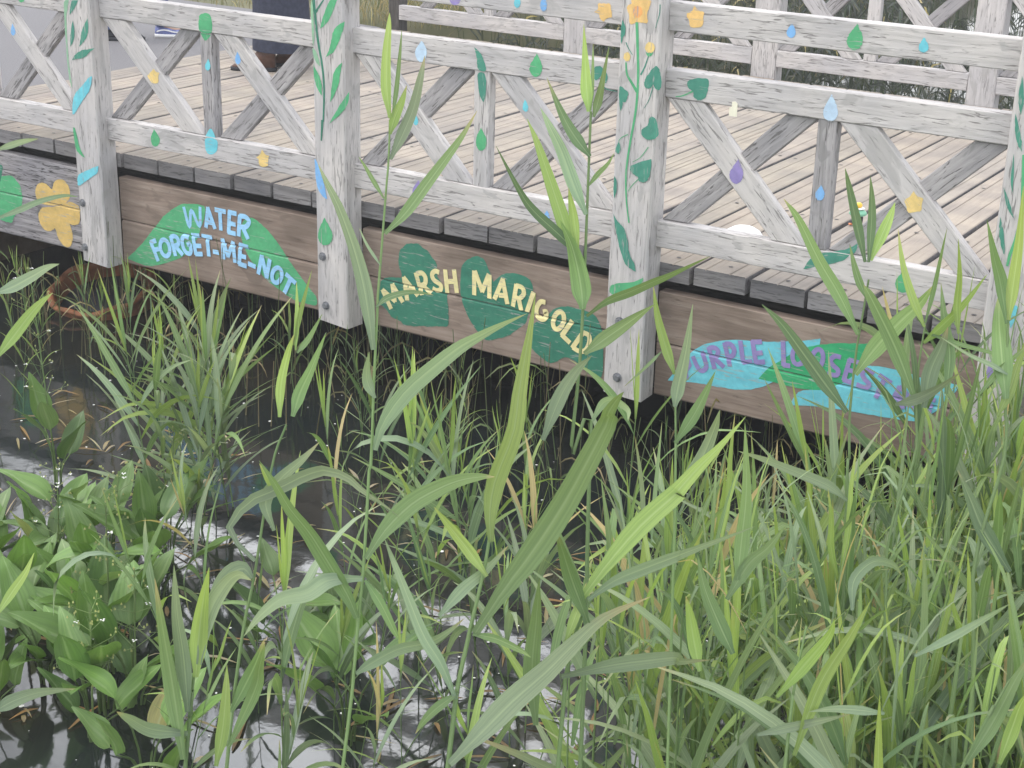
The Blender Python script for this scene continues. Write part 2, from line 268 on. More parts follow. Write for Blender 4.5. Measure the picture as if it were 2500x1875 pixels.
PAINT=[
('postA','painted_vine','ltgreen','P',0,[(-1.6273,0.7793),(-1.5881,0.7829),(-1.6079,0.7257),(-1.6185,0.669),(-1.6209,0.594),(-1.6227,0.5186),(-1.6177,0.4054),(-1.6114,0.3335),(-1.6197,0.3478),(-1.6327,0.4036),(-1.6349,0.5172),(-1.6321,0.6303),(-1.6291,0.7051)]),
('postA','painted_leaf','dkgreen','P',0,[(-1.5664,0.7849),(-1.5205,0.7892),(-1.5337,0.766),(-1.5644,0.7299),(-1.5909,0.7088),(-1.5817,0.743)]),
('postA','painted_leaf','dkgreen','P',0,[(-1.5666,0.6846),(-1.5627,0.656),(-1.5615,0.6226),(-1.5721,0.5842),(-1.6005,0.5474),(-1.5976,0.589),(-1.5882,0.6348)]),
('postA','painted_leaf','dkgreen','P',0,[(-1.4585,0.7071),(-1.4582,0.674),(-1.4655,0.6289),(-1.4817,0.6012),(-1.5376,0.5542),(-1.5266,0.5816),(-1.5137,0.6276),(-1.4909,0.667)]),
('postA','painted_leaf','dkgreen','P',0,[(-1.4195,0.5596),(-1.4533,0.541),(-1.4939,0.5103),(-1.522,0.4978),(-1.5997,0.4803),(-1.5751,0.5069),(-1.54,0.5314),(-1.4901,0.5463)]),
('postA','painted_stripe','cyan','P',0,[(-1.4583,0.4128),(-1.461,0.386),(-1.4852,0.3337),(-1.5213,0.2987),(-1.5581,0.2595),(-1.6084,0.1989),(-1.6226,0.1951),(-1.6192,0.2517),(-1.597,0.3046),(-1.5431,0.3495),(-1.5074,0.3805),(-1.4832,0.4061)]),
('postA','painted_leaf','green','P',0,[(-1.6281,0.1294),(-1.6137,0.1285),(-1.6019,0.0846),(-1.5944,0.0386),(-1.5807,0.011),(-1.5552,-0.0222),(-1.5717,-0.0217),(-1.5953,-0.0088),(-1.6181,0.0115),(-1.6244,0.0491),(-1.6262,0.0901)]),
('postA','painted_stripe','cyan','P',0,[(-1.6201,-0.1242),(-1.5719,-0.1019),(-1.5196,-0.0777),(-1.4575,-0.052),(-1.4621,-0.0779),(-1.4744,-0.099),(-1.5114,-0.118),(-1.5514,-0.1451),(-1.6207,-0.1889),(-1.6252,-0.1716)]),
('postB','painted_vine','teal','S',0.0167,[(0.0133,0.9414),(0.0172,0.8957),(0.0216,0.8664),(0.0277,0.8007),(0.0409,0.722),(0.0544,0.6563),(0.0636,0.5864),(0.0651,0.5186),(0.0617,0.4496),(0.0566,0.3834)]),
('postB','painted_vine','teal','S',0.0147,[(0.052,0.3892),(0.047,0.3367),(0.043,0.2915)]),
('postB','painted_vine','teal','S',0.0121,[(0.0232,0.8765),(0.0455,0.905),(0.0743,0.9405)]),
('postB','painted_leaf','green','P',0,[(0.1085,0.9436),(0.1489,0.9474),(0.1288,0.8998),(0.111,0.8653),(0.0845,0.8297),(0.0495,0.8063),(0.0545,0.8333),(0.0772,0.885)]),
('postB','painted_leaf','green','P',0,[(0.1916,0.8536),(0.1824,0.8166),(0.1647,0.7752),(0.1381,0.7292),(0.1248,0.7078),(0.0789,0.6826),(0.0992,0.7183),(0.113,0.7564),(0.1225,0.8005),(0.1488,0.8329)]),
('postB','painted_leaf','green','P',0,[(0.1755,0.6701),(0.164,0.6252),(0.1567,0.5806),(0.1385,0.5345),(0.0982,0.4783),(0.1105,0.5412),(0.1183,0.603),(0.1407,0.6427)]),
('postB','painted_leaf','green','P',0,[(0.2155,0.5415),(0.2072,0.4827),(0.163,0.4333),(0.0921,0.3762),(0.1307,0.4364),(0.1734,0.4928)]),
('postB','painted_leaf','ltgreen','P',0,[(0.0015,0.7177),(0.0209,0.7064),(0.0375,0.6746),(0.0452,0.635),(0.028,0.6466),(0.007,0.6779)]),
('postB','painted_leaf','green','P',0,[(0.0039,0.6438),(0.0186,0.6218),(0.044,0.5875),(0.056,0.5413),(0.0507,0.5031),(0.0251,0.5341),(0.0086,0.5765)]),
('postB','painted_vine','ltgreen','P',0,[(-0.0026,0.93),(0.0087,0.9311),(0.0134,0.8325),(0.0179,0.7597),(0.0059,0.7182),(0.0007,0.7979)]),
('postB','painted_leaf','blue','P',0,[(0.003,0.2007),(0.0139,0.1917),(0.0315,0.1598),(0.0471,0.1116),(0.0628,0.0659),(0.0734,0.0166),(0.055,0.019),(0.0187,0.0536),(0.0063,0.0946),(0.0033,0.1609)]),
('postB','painted_drop','green','P',0,[(0.0533,-0.0744),(0.068,-0.0951),(0.0849,-0.1154),(0.0978,-0.1364),(0.1032,-0.1587),(0.0994,-0.1767),(0.0892,-0.1931),(0.0743,-0.2056),(0.0568,-0.2122),(0.0393,-0.2118),(0.0247,-0.2046),(0.0152,-0.1915),(0.0121,-0.1747),(0.0153,-0.1507),(0.026,-0.1255),(0.0407,-0.0997)]),
('postC','painted_flower','orange','P',0,[(1.6421,1.0884),(1.6483,1.0688),(1.6286,1.0612),(1.6262,1.0436),(1.6373,1.0272),(1.6408,0.9955),(1.6499,0.9848),(1.6758,1.002),(1.6962,0.9982),(1.7262,0.9983),(1.7177,1.0278),(1.72,1.0439),(1.7317,1.0681),(1.7332,1.0969)]),
('postC','painted_flower','dkorange','P',0,[(1.6978,1.0423),(1.6972,1.0351),(1.6945,1.0284),(1.69,1.0229),(1.6842,1.019),(1.6776,1.0172),(1.6708,1.0177),(1.6646,1.0204),(1.6594,1.025),(1.656,1.0311),(1.6545,1.0382),(1.6551,1.0454),(1.6578,1.0521),(1.6623,1.0576),(1.6682,1.0615),(1.6748,1.0632),(1.6815,1.0627),(1.6877,1.0601),(1.6928,1.0554),(1.6963,1.0493)]),
('postC','painted_stem','green','S',0.0126,[(1.6749,0.9993),(1.6845,0.9006),(1.6943,0.7755),(1.6911,0.6471),(1.6733,0.5147),(1.6618,0.3942),(1.6684,0.2816),(1.6873,0.1765)]),
('postC','painted_stem','green','S',0.0135,[(1.6927,0.7236),(1.6669,0.7563),(1.6427,0.7893),(1.6349,0.836)]),
('postC','painted_stem','dkgreen','S',0.0076,[(1.7054,0.7937),(1.7218,0.8282),(1.7372,0.8771)]),
('postC','painted_bud','yellow','P',0,[(1.6542,0.8604),(1.6538,0.8547),(1.6519,0.8494),(1.6487,0.845),(1.6445,0.8419),(1.6397,0.8404),(1.6349,0.8408),(1.6304,0.8429),(1.6267,0.8465),(1.6242,0.8514),(1.6231,0.8569),(1.6235,0.8627),(1.6254,0.868),(1.6287,0.8724),(1.6328,0.8755),(1.6376,0.8769),(1.6425,0.8766),(1.6469,0.8744),(1.6506,0.8708),(1.6531,0.866)]),
('postC','painted_bud','yellow','P',0,[(1.7622,0.9091),(1.7616,0.9022),(1.7589,0.8958),(1.7544,0.8905),(1.7485,0.8867),(1.7417,0.8849),(1.7349,0.8852),(1.7286,0.8876),(1.7234,0.8919),(1.7199,0.8977),(1.7184,0.9043),(1.7191,0.9112),(1.7218,0.9176),(1.7264,0.9229),(1.7323,0.9266),(1.739,0.9284),(1.7458,0.9281),(1.7521,0.9257),(1.7572,0.9214),(1.7607,0.9157)]),
('postC','painted_bud','green','P',0,[(1.7232,0.8872),(1.7319,0.8823),(1.7399,0.8876),(1.7468,0.884),(1.7558,0.8894),(1.7522,0.8787),(1.7427,0.8703),(1.7326,0.8707)]),
('postC','painted_leaf','dkgreen','P',0,[(1.7747,0.8402),(1.7891,0.8242),(1.7995,0.793),(1.802,0.7549),(1.7896,0.74),(1.7723,0.7483),(1.7645,0.7652),(1.7588,0.7496),(1.7392,0.7398),(1.7232,0.7512),(1.7234,0.7751),(1.742,0.801),(1.7557,0.8233)]),
('postC','painted_stem','dkgreen','S',0.0042,[(1.7643,0.7533),(1.7486,0.6976),(1.7288,0.6621)]),
('postC','painted_leaf','dkgreen','P',0,[(1.6083,1.0025),(1.6191,0.9904),(1.6269,0.9737),(1.6267,0.9473),(1.6156,0.9344),(1.611,0.9074),(1.6061,0.9216),(1.6051,0.9685)]),
('postC','painted_leaf','dkgreen','P',0,[(1.618,0.7414),(1.6342,0.7284),(1.6555,0.7175),(1.6503,0.6882),(1.6375,0.6715),(1.6303,0.6766),(1.6329,0.6618),(1.6205,0.6359),(1.6133,0.6714),(1.6086,0.7312)]),
('postC','painted_leaf','dkgreen','P',0,[(1.7585,0.6336),(1.7845,0.6299),(1.7987,0.5961),(1.8046,0.5682),(1.7938,0.5487),(1.7664,0.5362),(1.7337,0.5403),(1.72,0.5637),(1.731,0.5832),(1.7506,0.5931),(1.7535,0.6115)]),
('postC','painted_leaf','dkgreen','P',0,[(1.6799,0.4036),(1.6824,0.4239),(1.7757,0.4607),(1.7774,0.4118),(1.7668,0.3705),(1.7457,0.356),(1.7232,0.3605),(1.7184,0.3796),(1.6921,0.3856)]),
('postC','painted_stem','green','S',0.0039,[(1.7226,0.3703),(1.6948,0.3394),(1.6742,0.3094)]),
('postC','painted_stem','green','S',0.0039,[(1.7582,0.5072),(1.7245,0.4598),(1.6892,0.4348)]),
('postC','painted_stem','green','S',0.0038,[(1.6604,0.5456),(1.6318,0.5285),(1.618,0.5102)]),
('postC','painted_leaf','dkgreen','P',0,[(1.6216,0.512),(1.6344,0.4829),(1.6246,0.4583),(1.6072,0.4624),(1.6096,0.4859)]),
('postC','painted_leaf','dkgreen','P',0,[(1.6095,0.3663),(1.6237,0.3417),(1.6237,0.3013),(1.6119,0.2691),(1.6069,0.3189)]),
('postC','painted_leaf','dkgreen','P',0,[(1.6142,0.204),(1.6304,0.1756),(1.6606,0.1592),(1.6754,0.1329),(1.688,0.0991),(1.6981,0.0405),(1.7253,0.0067),(1.7339,-0.0258),(1.711,-0.0204),(1.6834,-0.006),(1.6656,0.0248),(1.6501,0.0633),(1.6369,0.1069),(1.6254,0.1459)]),
('postC','painted_stripe','green','P',0,[(1.6129,-0.1133),(1.6441,-0.0932),(1.7197,-0.0786),(1.7706,-0.0459),(1.7665,-0.0766),(1.7216,-0.1097),(1.6697,-0.1374),(1.6134,-0.1521)]),
('postC','painted_stem','dkgreen','S',0.0044,[(1.7747,1.0778),(1.7746,1.0435),(1.7669,1.0111),(1.7603,0.9844)]),
('postC','painted_stem','dkgreen','S',0.0048,[(1.6303,0.9154),(1.6453,0.8905),(1.6636,0.8689)]),
('postD','painted_leaf','dkgreen','P',0,[(3.2114,0.8889),(3.229,0.8912),(3.232,0.8702),(3.2282,0.8336),(3.2191,0.8571)]),
('postD','painted_leaf','dkgreen','P',0,[(3.2135,0.9688),(3.2249,0.927),(3.2336,0.8662),(3.2276,0.8342),(3.2141,0.8637),(3.2085,0.925)]),
('postD','painted_leaf','dkgreen','P',0,[(3.2083,0.8351),(3.2267,0.7921),(3.2409,0.7492),(3.2467,0.7317),(3.249,0.7036),(3.2354,0.7184),(3.2211,0.7497),(3.2113,0.79)]),
('postD','painted_leaf','dkgreen','P',0,[(3.2222,0.6948),(3.2332,0.639),(3.2362,0.5493),(3.2209,0.605)]),
('postD','painted_leaf','dkgreen','P',0,[(3.2016,0.5697),(3.2305,0.5224),(3.2549,0.4613),(3.2255,0.489)]),
('postD','painted_leaf','dkgreen','P',0,[(3.2056,0.4581),(3.2197,0.4221),(3.2322,0.3826),(3.2412,0.3255),(3.2355,0.3223),(3.2144,0.3794),(3.2078,0.4201)]),
('postD','painted_vine','green','S',0.018,[(3.2615,0.6942),(3.2735,0.5749),(3.2791,0.5146),(3.2798,0.4531),(3.2718,0.3812),(3.2595,0.3246),(3.2554,0.2817)]),
('postD','painted_drop','purple','P',0,[(3.2635,-0.0385),(3.2689,-0.059),(3.2754,-0.0793),(3.2799,-0.1002),(3.2806,-0.1219),(3.2812,-0.1391),(3.2782,-0.1546),(3.2721,-0.1659),(3.2638,-0.1713),(3.2546,-0.17),(3.2459,-0.1621),(3.2389,-0.1488),(3.2349,-0.1322),(3.2385,-0.1095),(3.2458,-0.0859),(3.2552,-0.062)]),
('postD','painted_stripe','cyan','P',0,[(3.294,0.1362),(3.3135,0.1423),(3.3184,0.1218),(3.3115,0.0838),(3.2997,0.0511),(3.2965,0.0591),(3.294,0.0996)]),
('midA','painted_drop','green','P',0,[(-0.7569,0.7826),(-0.7252,0.7955),(-0.6841,0.7972),(-0.6716,0.7498),(-0.6788,0.6972),(-0.7674,0.7001),(-0.7602,0.7635)]),
('uprA','painted_drop','green','P',0,[(-0.7556,0.6968),(-0.6897,0.6946),(-0.7051,0.6779),(-0.729,0.6586),(-0.7436,0.6738)]),
('midZ','painted_drop','green','P',0,[(-2.0436,0.7458),(-1.9948,0.7503),(-2.0018,0.7306),(-2.0238,0.7229),(-2.042,0.7277)]),
('midB','painted_drop','paleblue','P',0,[(0.5718,0.8026),(0.5804,0.791),(0.5904,0.7795),(0.5976,0.7678),(0.5995,0.7554),(0.5971,0.738),(0.5902,0.7227),(0.5798,0.7118),(0.5674,0.707),(0.555,0.709),(0.5444,0.7176),(0.5373,0.7314),(0.5348,0.7483),(0.539,0.7614),(0.5486,0.775),(0.561,0.7889)]),
('midB','painted_leaf','dkgreen','P',0,[(0.8502,0.8053),(0.8776,0.7892),(0.8994,0.7599),(0.9135,0.7298),(0.9164,0.7052),(0.8696,0.7062),(0.8669,0.7436),(0.8603,0.7842)]),
('uprB','painted_leaf','dkgreen','P',0,[(0.8657,0.6995),(0.9141,0.6987),(0.9143,0.6008),(0.9014,0.5701),(0.8835,0.5905),(0.8686,0.65)]),
('midB','painted_drop','green','P',0,[(1.1718,0.8119),(1.1802,0.7977),(1.19,0.7835),(1.1971,0.7691),(1.199,0.7541),(1.1972,0.7393),(1.1908,0.7263),(1.1809,0.7169),(1.169,0.7126),(1.1568,0.714),(1.1463,0.721),(1.139,0.7325),(1.1361,0.7468),(1.1401,0.7626),(1.1493,0.7789),(1.1613,0.7955)]),
('midB','painted_leaf','dkgreen','P',0,[(1.4503,0.7896),(1.4763,0.7972),(1.5033,0.7828),(1.5214,0.7525),(1.5123,0.7253),(1.4933,0.7296),(1.486,0.7548),(1.4718,0.7368),(1.4569,0.7317),(1.4496,0.757)]),
('midB','painted_stem','dkgreen','S',0.0052,[(1.4893,0.7193),(1.5188,0.7033),(1.5653,0.7006)]),
('midC','painted_leaf','dkgreen','P',0,[(1.977,0.8024),(1.9781,0.7673),(1.9725,0.7341),(1.9606,0.7179),(1.9382,0.7091),(1.9142,0.7209),(1.9125,0.7444),(1.8922,0.7508),(1.8813,0.7643),(1.8833,0.7823),(1.9088,0.7942),(1.9413,0.7996)]),
('midC','painted_stem','green','S',0.0063,[(1.9093,0.7434),(1.8678,0.721),(1.8349,0.7124)]),
('midC','painted_drop','paleblue','P',0,[(2.4946,0.8049),(2.5041,0.7886),(2.515,0.7723),(2.5232,0.7558),(2.5265,0.7385),(2.5255,0.7255),(2.5201,0.7138),(2.5111,0.7053),(2.4997,0.7012),(2.4878,0.7022),(2.4772,0.7081),(2.4695,0.7181),(2.4659,0.7306),(2.4684,0.7487),(2.4758,0.7673),(2.4859,0.7863)]),
('topB','painted_drop','purple','P',0,[(0.7472,1.062),(0.7568,1.048),(0.7677,1.0342),(0.7759,1.0202),(0.779,1.0057),(0.7769,0.9938),(0.7703,0.9832),(0.7603,0.9756),(0.7485,0.9722),(0.7365,0.9734),(0.7263,0.9791),(0.7194,0.9884),(0.7169,0.9999),(0.7197,1.0151),(0.7275,1.0306),(0.7381,1.0464)]),
('topB','painted_drop','cyan','P',0,[(1.0656,1.0424),(1.0708,1.0356),(1.0768,1.0288),(1.0812,1.0219),(1.083,1.0148),(1.082,1.0059),(1.0787,0.9982),(1.0735,0.9928),(1.0672,0.9904),(1.0608,0.9916),(1.0553,0.996),(1.0514,1.0031),(1.0499,1.0117),(1.0513,1.0191),(1.0553,1.0268),(1.0608,1.0347)]),
('topB','painted_drop','blue','P',0,[(1.1956,1.0543),(1.2011,1.0451),(1.2074,1.0361),(1.2121,1.0268),(1.2141,1.0174),(1.2132,1.0067),(1.2098,0.9973),(1.2046,0.9908),(1.1981,0.9881),(1.1915,0.9895),(1.1858,0.995),(1.1818,1.0037),(1.1801,1.0142),(1.1813,1.024),(1.1854,1.034),(1.1909,1.0442)]),
('topB','painted_star','orange','P',0,[(1.4559,1.0488),(1.4803,1.0472),(1.5163,1.053),(1.519,1.0237),(1.5288,0.9951),(1.5023,0.9925),(1.4842,0.9728),(1.4694,0.9892),(1.4652,1.0037),(1.4387,1.01),(1.46,1.024)]),
('topC','painted_star','orange','P',0,[(1.8927,1.0783),(1.9087,1.0598),(1.9377,1.0612),(1.9345,1.0394),(1.9373,1.0025),(1.9023,0.9931),(1.8779,0.9921),(1.8742,1.0206),(1.8585,1.0334),(1.8656,1.0485),(1.883,1.0559)]),
('topC','painted_drop','blue','P',0,[(2.3089,1.0517),(2.3141,1.0435),(2.3201,1.0354),(2.3244,1.0271),(2.3258,1.0185),(2.3251,1.0108),(2.3217,1.004),(2.3161,0.9991),(2.3091,0.9969),(2.3018,0.9976),(2.2953,1.0012),(2.2907,1.0072),(2.2886,1.0146),(2.2907,1.0236),(2.296,1.0329),(2.3029,1.0424)]),
('topC','painted_drop','green','P',0,[(2.567,1.0777),(2.5756,1.0628),(2.5856,1.048),(2.5929,1.0329),(2.595,1.0173),(2.5941,1.0036),(2.5886,0.9914),(2.5792,0.9826),(2.5674,0.9786),(2.5551,0.98),(2.544,0.9866),(2.5359,0.9973),(2.532,1.0106),(2.5359,1.0269),(2.5449,1.0438),(2.5567,1.0608)]),
('topC','painted_drop','cyan','P',0,[(2.826,1.0545),(2.8323,1.0457),(2.8395,1.037),(2.8451,1.0281),(2.8475,1.0188),(2.8469,1.012),(2.8435,1.0058),(2.8378,1.0013),(2.8308,0.9992),(2.8233,0.9997),(2.8167,1.0029),(2.8119,1.0081),(2.8096,1.0147),(2.8108,1.0244),(2.815,1.0344),(2.8209,1.0445)]),
('botA','painted_drop','green','P',0,[(-1.1049,0.1797),(-1.0938,0.167),(-1.0811,0.1546),(-1.0714,0.1417),(-1.0669,0.1281),(-1.0704,0.1143),(-1.0784,0.1018),(-1.0895,0.0926),(-1.1022,0.0881),(-1.1144,0.089),(-1.1244,0.0952),(-1.1306,0.1057),(-1.132,0.119),(-1.1303,0.1335),(-1.1232,0.1488),(-1.1133,0.1644)]),
('botA','painted_drop','cyan','P',0,[(-0.7568,0.1869),(-0.6713,0.1893),(-0.6703,0.1522),(-0.6827,0.1187),(-0.7154,0.102),(-0.749,0.1067),(-0.7586,0.1396)]),
('uprA','painted_drop','cyan','P',0,[(-0.7548,0.1893),(-0.7291,0.2301),(-0.7079,0.233),(-0.6884,0.1891)]),
('botA','painted_star','yellow','P',0,[(-0.3808,0.1781),(-0.3617,0.1536),(-0.3365,0.1534),(-0.3478,0.1244),(-0.3437,0.1016),(-0.3795,0.09),(-0.4046,0.0964),(-0.4034,0.124),(-0.4213,0.1331),(-0.3974,0.1445)]),
('botB','painted_leaf','purple','P',0,[(0.5566,0.1705),(0.5683,0.1429),(0.5524,0.1108),(0.5345,0.0931),(0.5211,0.0984),(0.5237,0.1285)]),
('botB','painted_drop','blue','P',0,[(1.2459,0.144),(1.2508,0.1374),(1.2564,0.1309),(1.2606,0.1242),(1.2623,0.1171),(1.2614,0.1101),(1.2583,0.1039),(1.2535,0.0992),(1.2477,0.0969),(1.2418,0.0972),(1.2367,0.1002),(1.2332,0.1054),(1.2318,0.1119),(1.2329,0.1196),(1.2366,0.1276),(1.2416,0.1359)]),
('botC','painted_leaf','dkgreen','P',0,[(2.6324,0.1957),(2.6119,0.1705),(2.5635,0.1436),(2.5062,0.1257),(2.449,0.1005),(2.4605,0.1354),(2.4943,0.1705),(2.5401,0.1918)]),
('botC','painted_drop','green','P',0,[(2.8509,0.1725),(2.8619,0.1613),(2.8744,0.1505),(2.884,0.1391),(2.8885,0.1268),(2.8878,0.1126),(2.8823,0.0996),(2.8731,0.0898),(2.8613,0.0847),(2.8489,0.085),(2.8377,0.0908),(2.8294,0.1012),(2.8254,0.1146),(2.8268,0.1282),(2.8335,0.1427),(2.8429,0.1577)]),
('backA1','painted_star','yellow','P',0,[(-1.0863,0.4889),(-1.0769,0.4703),(-1.0519,0.4693),(-1.0626,0.4444),(-1.0559,0.4175),(-1.0982,0.4084),(-1.1243,0.4251),(-1.1371,0.4435),(-1.11,0.4665)]),
('backA2','painted_drop','blue','P',0,[(-0.5231,0.6333),(-0.5173,0.6236),(-0.5106,0.614),(-0.5056,0.6042),(-0.5034,0.5941),(-0.5052,0.5861),(-0.5093,0.579),(-0.5153,0.5739),(-0.5222,0.5716),(-0.5289,0.5724),(-0.5345,0.5762),(-0.538,0.5824),(-0.539,0.5901),(-0.5378,0.6006),(-0.5337,0.6115),(-0.528,0.6225)]),
('uprA','painted_drop','cyan','P',0,[(-0.7133,0.5765),(-0.7096,0.5678),(-0.705,0.5591),(-0.7021,0.5502),(-0.702,0.5411),(-0.7038,0.5335),(-0.708,0.5268),(-0.714,0.5219),(-0.7209,0.5197),(-0.7277,0.5203),(-0.7332,0.5239),(-0.7367,0.5297),(-0.7376,0.537),(-0.7343,0.5466),(-0.7281,0.5565),(-0.7203,0.5666)]),
('backZ2','painted_drop','blue','P',0,[(-2.1117,0.608),(-2.1063,0.5969),(-2.1001,0.5859),(-2.0955,0.5748),(-2.0939,0.5633),(-2.0963,0.5556),(-2.1011,0.5488),(-2.1075,0.5439),(-2.1147,0.5417),(-2.1215,0.5424),(-2.1268,0.5461),(-2.1299,0.5521),(-2.1303,0.5595),(-2.1285,0.5714),(-2.1237,0.5835),(-2.1173,0.5958)]),
('backB1','painted_drop','cyan','P',0,[(0.5379,0.468),(0.5415,0.4608),(0.5457,0.4536),(0.5486,0.4463),(0.5495,0.4387),(0.5485,0.432),(0.5457,0.426),(0.5414,0.4217),(0.5363,0.4197),(0.5313,0.4203),(0.527,0.4235),(0.5241,0.4287),(0.5231,0.4352),(0.5247,0.4431),(0.5285,0.4513),(0.5336,0.4597)]),
('backB2','painted_drop','cyan','P',0,[(1.1136,0.6099),(1.1193,0.6018),(1.1256,0.5938),(1.1305,0.5856),(1.1332,0.5771),(1.1323,0.5697),(1.1294,0.5631),(1.1249,0.5584),(1.1194,0.5562),(1.1139,0.5569),(1.109,0.5604),(1.1057,0.5662),(1.1044,0.5734),(1.1044,0.5822),(1.1069,0.5914),(1.1106,0.6007)]),
('uprB','painted_drop','green','P',0,[(0.8898,0.4585),(0.8993,0.444),(0.9101,0.4297),(0.9184,0.4151),(0.922,0.3998),(0.9202,0.3834),(0.9144,0.3688),(0.9053,0.3584),(0.8945,0.3536),(0.8835,0.3552),(0.8741,0.3631),(0.8676,0.3759),(0.8651,0.3918),(0.8669,0.4079),(0.8732,0.4246),(0.8822,0.4417)]),
('backC1','painted_drop','purple','P',0,[(2.1285,0.4984),(2.1365,0.4844),(2.1459,0.4706),(2.1525,0.4564),(2.1542,0.4415),(2.1531,0.4262),(2.1476,0.4125),(2.1384,0.4025),(2.1269,0.3977),(2.1149,0.3988),(2.1043,0.4058),(2.0966,0.4175),(2.093,0.4321),(2.0972,0.448),(2.1063,0.4647),(2.1181,0.4817)]),
('uprC','painted_drop','blue','P',0,[(2.4856,0.4489),(2.4907,0.4404),(2.4967,0.4321),(2.501,0.4235),(2.5023,0.4144),(2.5018,0.4049),(2.4986,0.3964),(2.493,0.3902),(2.4861,0.3872),(2.4787,0.3878),(2.4721,0.3921),(2.4672,0.3993),(2.4648,0.4084),(2.4671,0.4181),(2.4725,0.4282),(2.4795,0.4386)]),
('backC2','painted_star','yellow','P',0,[(2.853,0.4841),(2.8688,0.4663),(2.8964,0.464),(2.8892,0.439),(2.8959,0.4129),(2.866,0.4045),(2.8396,0.3953),(2.8328,0.423),(2.8185,0.4446),(2.8422,0.46)]),
('fwdC2','painted_leaf','dkgreen','P',0,[(2.5394,0.1868),(2.5929,0.2015),(2.6409,0.2279),(2.6525,0.2407),(2.6495,0.2024),(2.6268,0.1912)]),
('beamZ','painted_leaf','green','P',0,[(-2.4407,-0.292),(-2.3635,-0.269),(-2.3069,-0.2571),(-2.28,-0.2609),(-2.2594,-0.2767),(-2.2345,-0.295),(-2.2221,-0.3216),(-2.221,-0.3659),(-2.2245,-0.4112),(-2.2646,-0.4563),(-2.312,-0.503),(-2.3207,-0.5336),(-2.3629,-0.5375),(-2.4274,-0.5322),(-2.4684,-0.4902)]),
('beamZ','painted_leaf','teal','P',0,[(-2.401,-0.2063),(-2.3549,-0.2058),(-2.3714,-0.259),(-2.3922,-0.3101),(-2.4159,-0.3138)]),
('beamZ','painted_flower','mustard','P',0,[(-2.1064,-0.3159),(-2.0991,-0.2927),(-2.0782,-0.2674),(-2.0457,-0.2561),(-2.0149,-0.2575),(-1.9901,-0.2724),(-1.9699,-0.288),(-1.9603,-0.2615),(-1.9439,-0.234),(-1.909,-0.2156),(-1.874,-0.2139),(-1.8456,-0.2311),(-1.8304,-0.2504),(-1.8269,-0.2777),(-1.8355,-0.3163),(-1.8572,-0.3354),(-1.899,-0.3579),(-1.9532,-0.3715),(-2.0073,-0.3803),(-2.0608,-0.3812),(-2.0907,-0.3703),(-2.1058,-0.3474)]),
('beamZ','painted_flower','mustard','P',0,[(-2.0584,-0.3982),(-1.9269,-0.3725),(-1.8712,-0.3439),(-1.8215,-0.3271),(-1.7755,-0.3407),(-1.7611,-0.3477),(-1.765,-0.4451),(-1.8189,-0.4622),(-1.8532,-0.457),(-1.8389,-0.4861),(-1.8301,-0.5257),(-1.8385,-0.562),(-1.8592,-0.5912),(-1.8913,-0.603),(-1.929,-0.5845),(-1.9562,-0.551),(-1.9649,-0.5111),(-1.9751,-0.5033),(-1.9974,-0.5231),(-2.0343,-0.5333),(-2.0647,-0.5251),(-2.0849,-0.5062),(-2.0992,-0.4766),(-2.0976,-0.4445),(-2.0784,-0.4158)]),
('beamA','painted_leaf','green','P',0,[(-1.4203,-0.5768),(-1.3487,-0.5173),(-1.2685,-0.4416),(-1.2192,-0.3843),(-1.1714,-0.3398),(-1.1364,-0.3008),(-1.0898,-0.2631),(-1.0359,-0.2275),(-0.9991,-0.2067),(-0.9478,-0.1968),(-0.8893,-0.1902),(-0.8278,-0.1889),(-0.835,-0.2442),(-0.8705,-0.318),(-0.8972,-0.3731),(-0.9407,-0.4406),(-1.0032,-0.4911),(-1.0608,-0.5199),(-1.1229,-0.5466),(-1.2229,-0.5837),(-1.2975,-0.5945)]),
('beamA','painted_leaf','green','P',0,[(-0.5828,-0.2231),(-0.5158,-0.193),(-0.4755,-0.2102),(-0.4321,-0.2322),(-0.3925,-0.2601),(-0.3566,-0.294),(-0.3207,-0.3278),(-0.2918,-0.3654),(-0.2496,-0.406),(-0.2106,-0.4444),(-0.1749,-0.4753),(-0.1392,-0.5062),(-0.1068,-0.5322),(-0.1015,-0.5825),(-0.158,-0.583),(-0.2082,-0.5822),(-0.2587,-0.5786),(-0.3256,-0.5536),(-0.4099,-0.5206),(-0.457,-0.494),(-0.4932,-0.4515),(-0.5369,-0.4213),(-0.5596,-0.3872),(-0.585,-0.3372),(-0.5925,-0.3113)]),
('beamB','painted_leaf','teal','P',0,[(0.4435,-0.1631),(0.4758,-0.156),(0.508,-0.1489),(0.5273,-0.1536),(0.5401,-0.1674),(0.5657,-0.1709),(0.5818,-0.1868),(0.5914,-0.2012),(0.6106,-0.2139),(0.6218,-0.228),(0.6252,-0.2516),(0.6208,-0.285),(0.6689,-0.3354),(0.6821,-0.3737),(0.684,-0.4006),(0.6907,-0.4321),(0.6929,-0.4811),(0.6918,-0.5255),(0.6583,-0.5297),(0.623,-0.5343),(0.5746,-0.5515),(0.5355,-0.5499),(0.4963,-0.5651),(0.4568,-0.5663),(0.427,-0.5725),(0.4138,-0.5528),(0.3839,-0.5505),(0.3539,-0.5426),(0.3406,-0.5255),(0.3239,-0.5092),(0.3005,-0.4998),(0.2804,-0.4869),(0.2877,-0.4096),(0.2981,-0.363),(0.3547,-0.3438),(0.3877,-0.3403),(0.4206,-0.334),(0.4174,-0.3071),(0.4026,-0.2906),(0.3994,-0.2501),(0.4044,-0.2082),(0.4109,-0.1961),(0.4305,-0.1817)]),
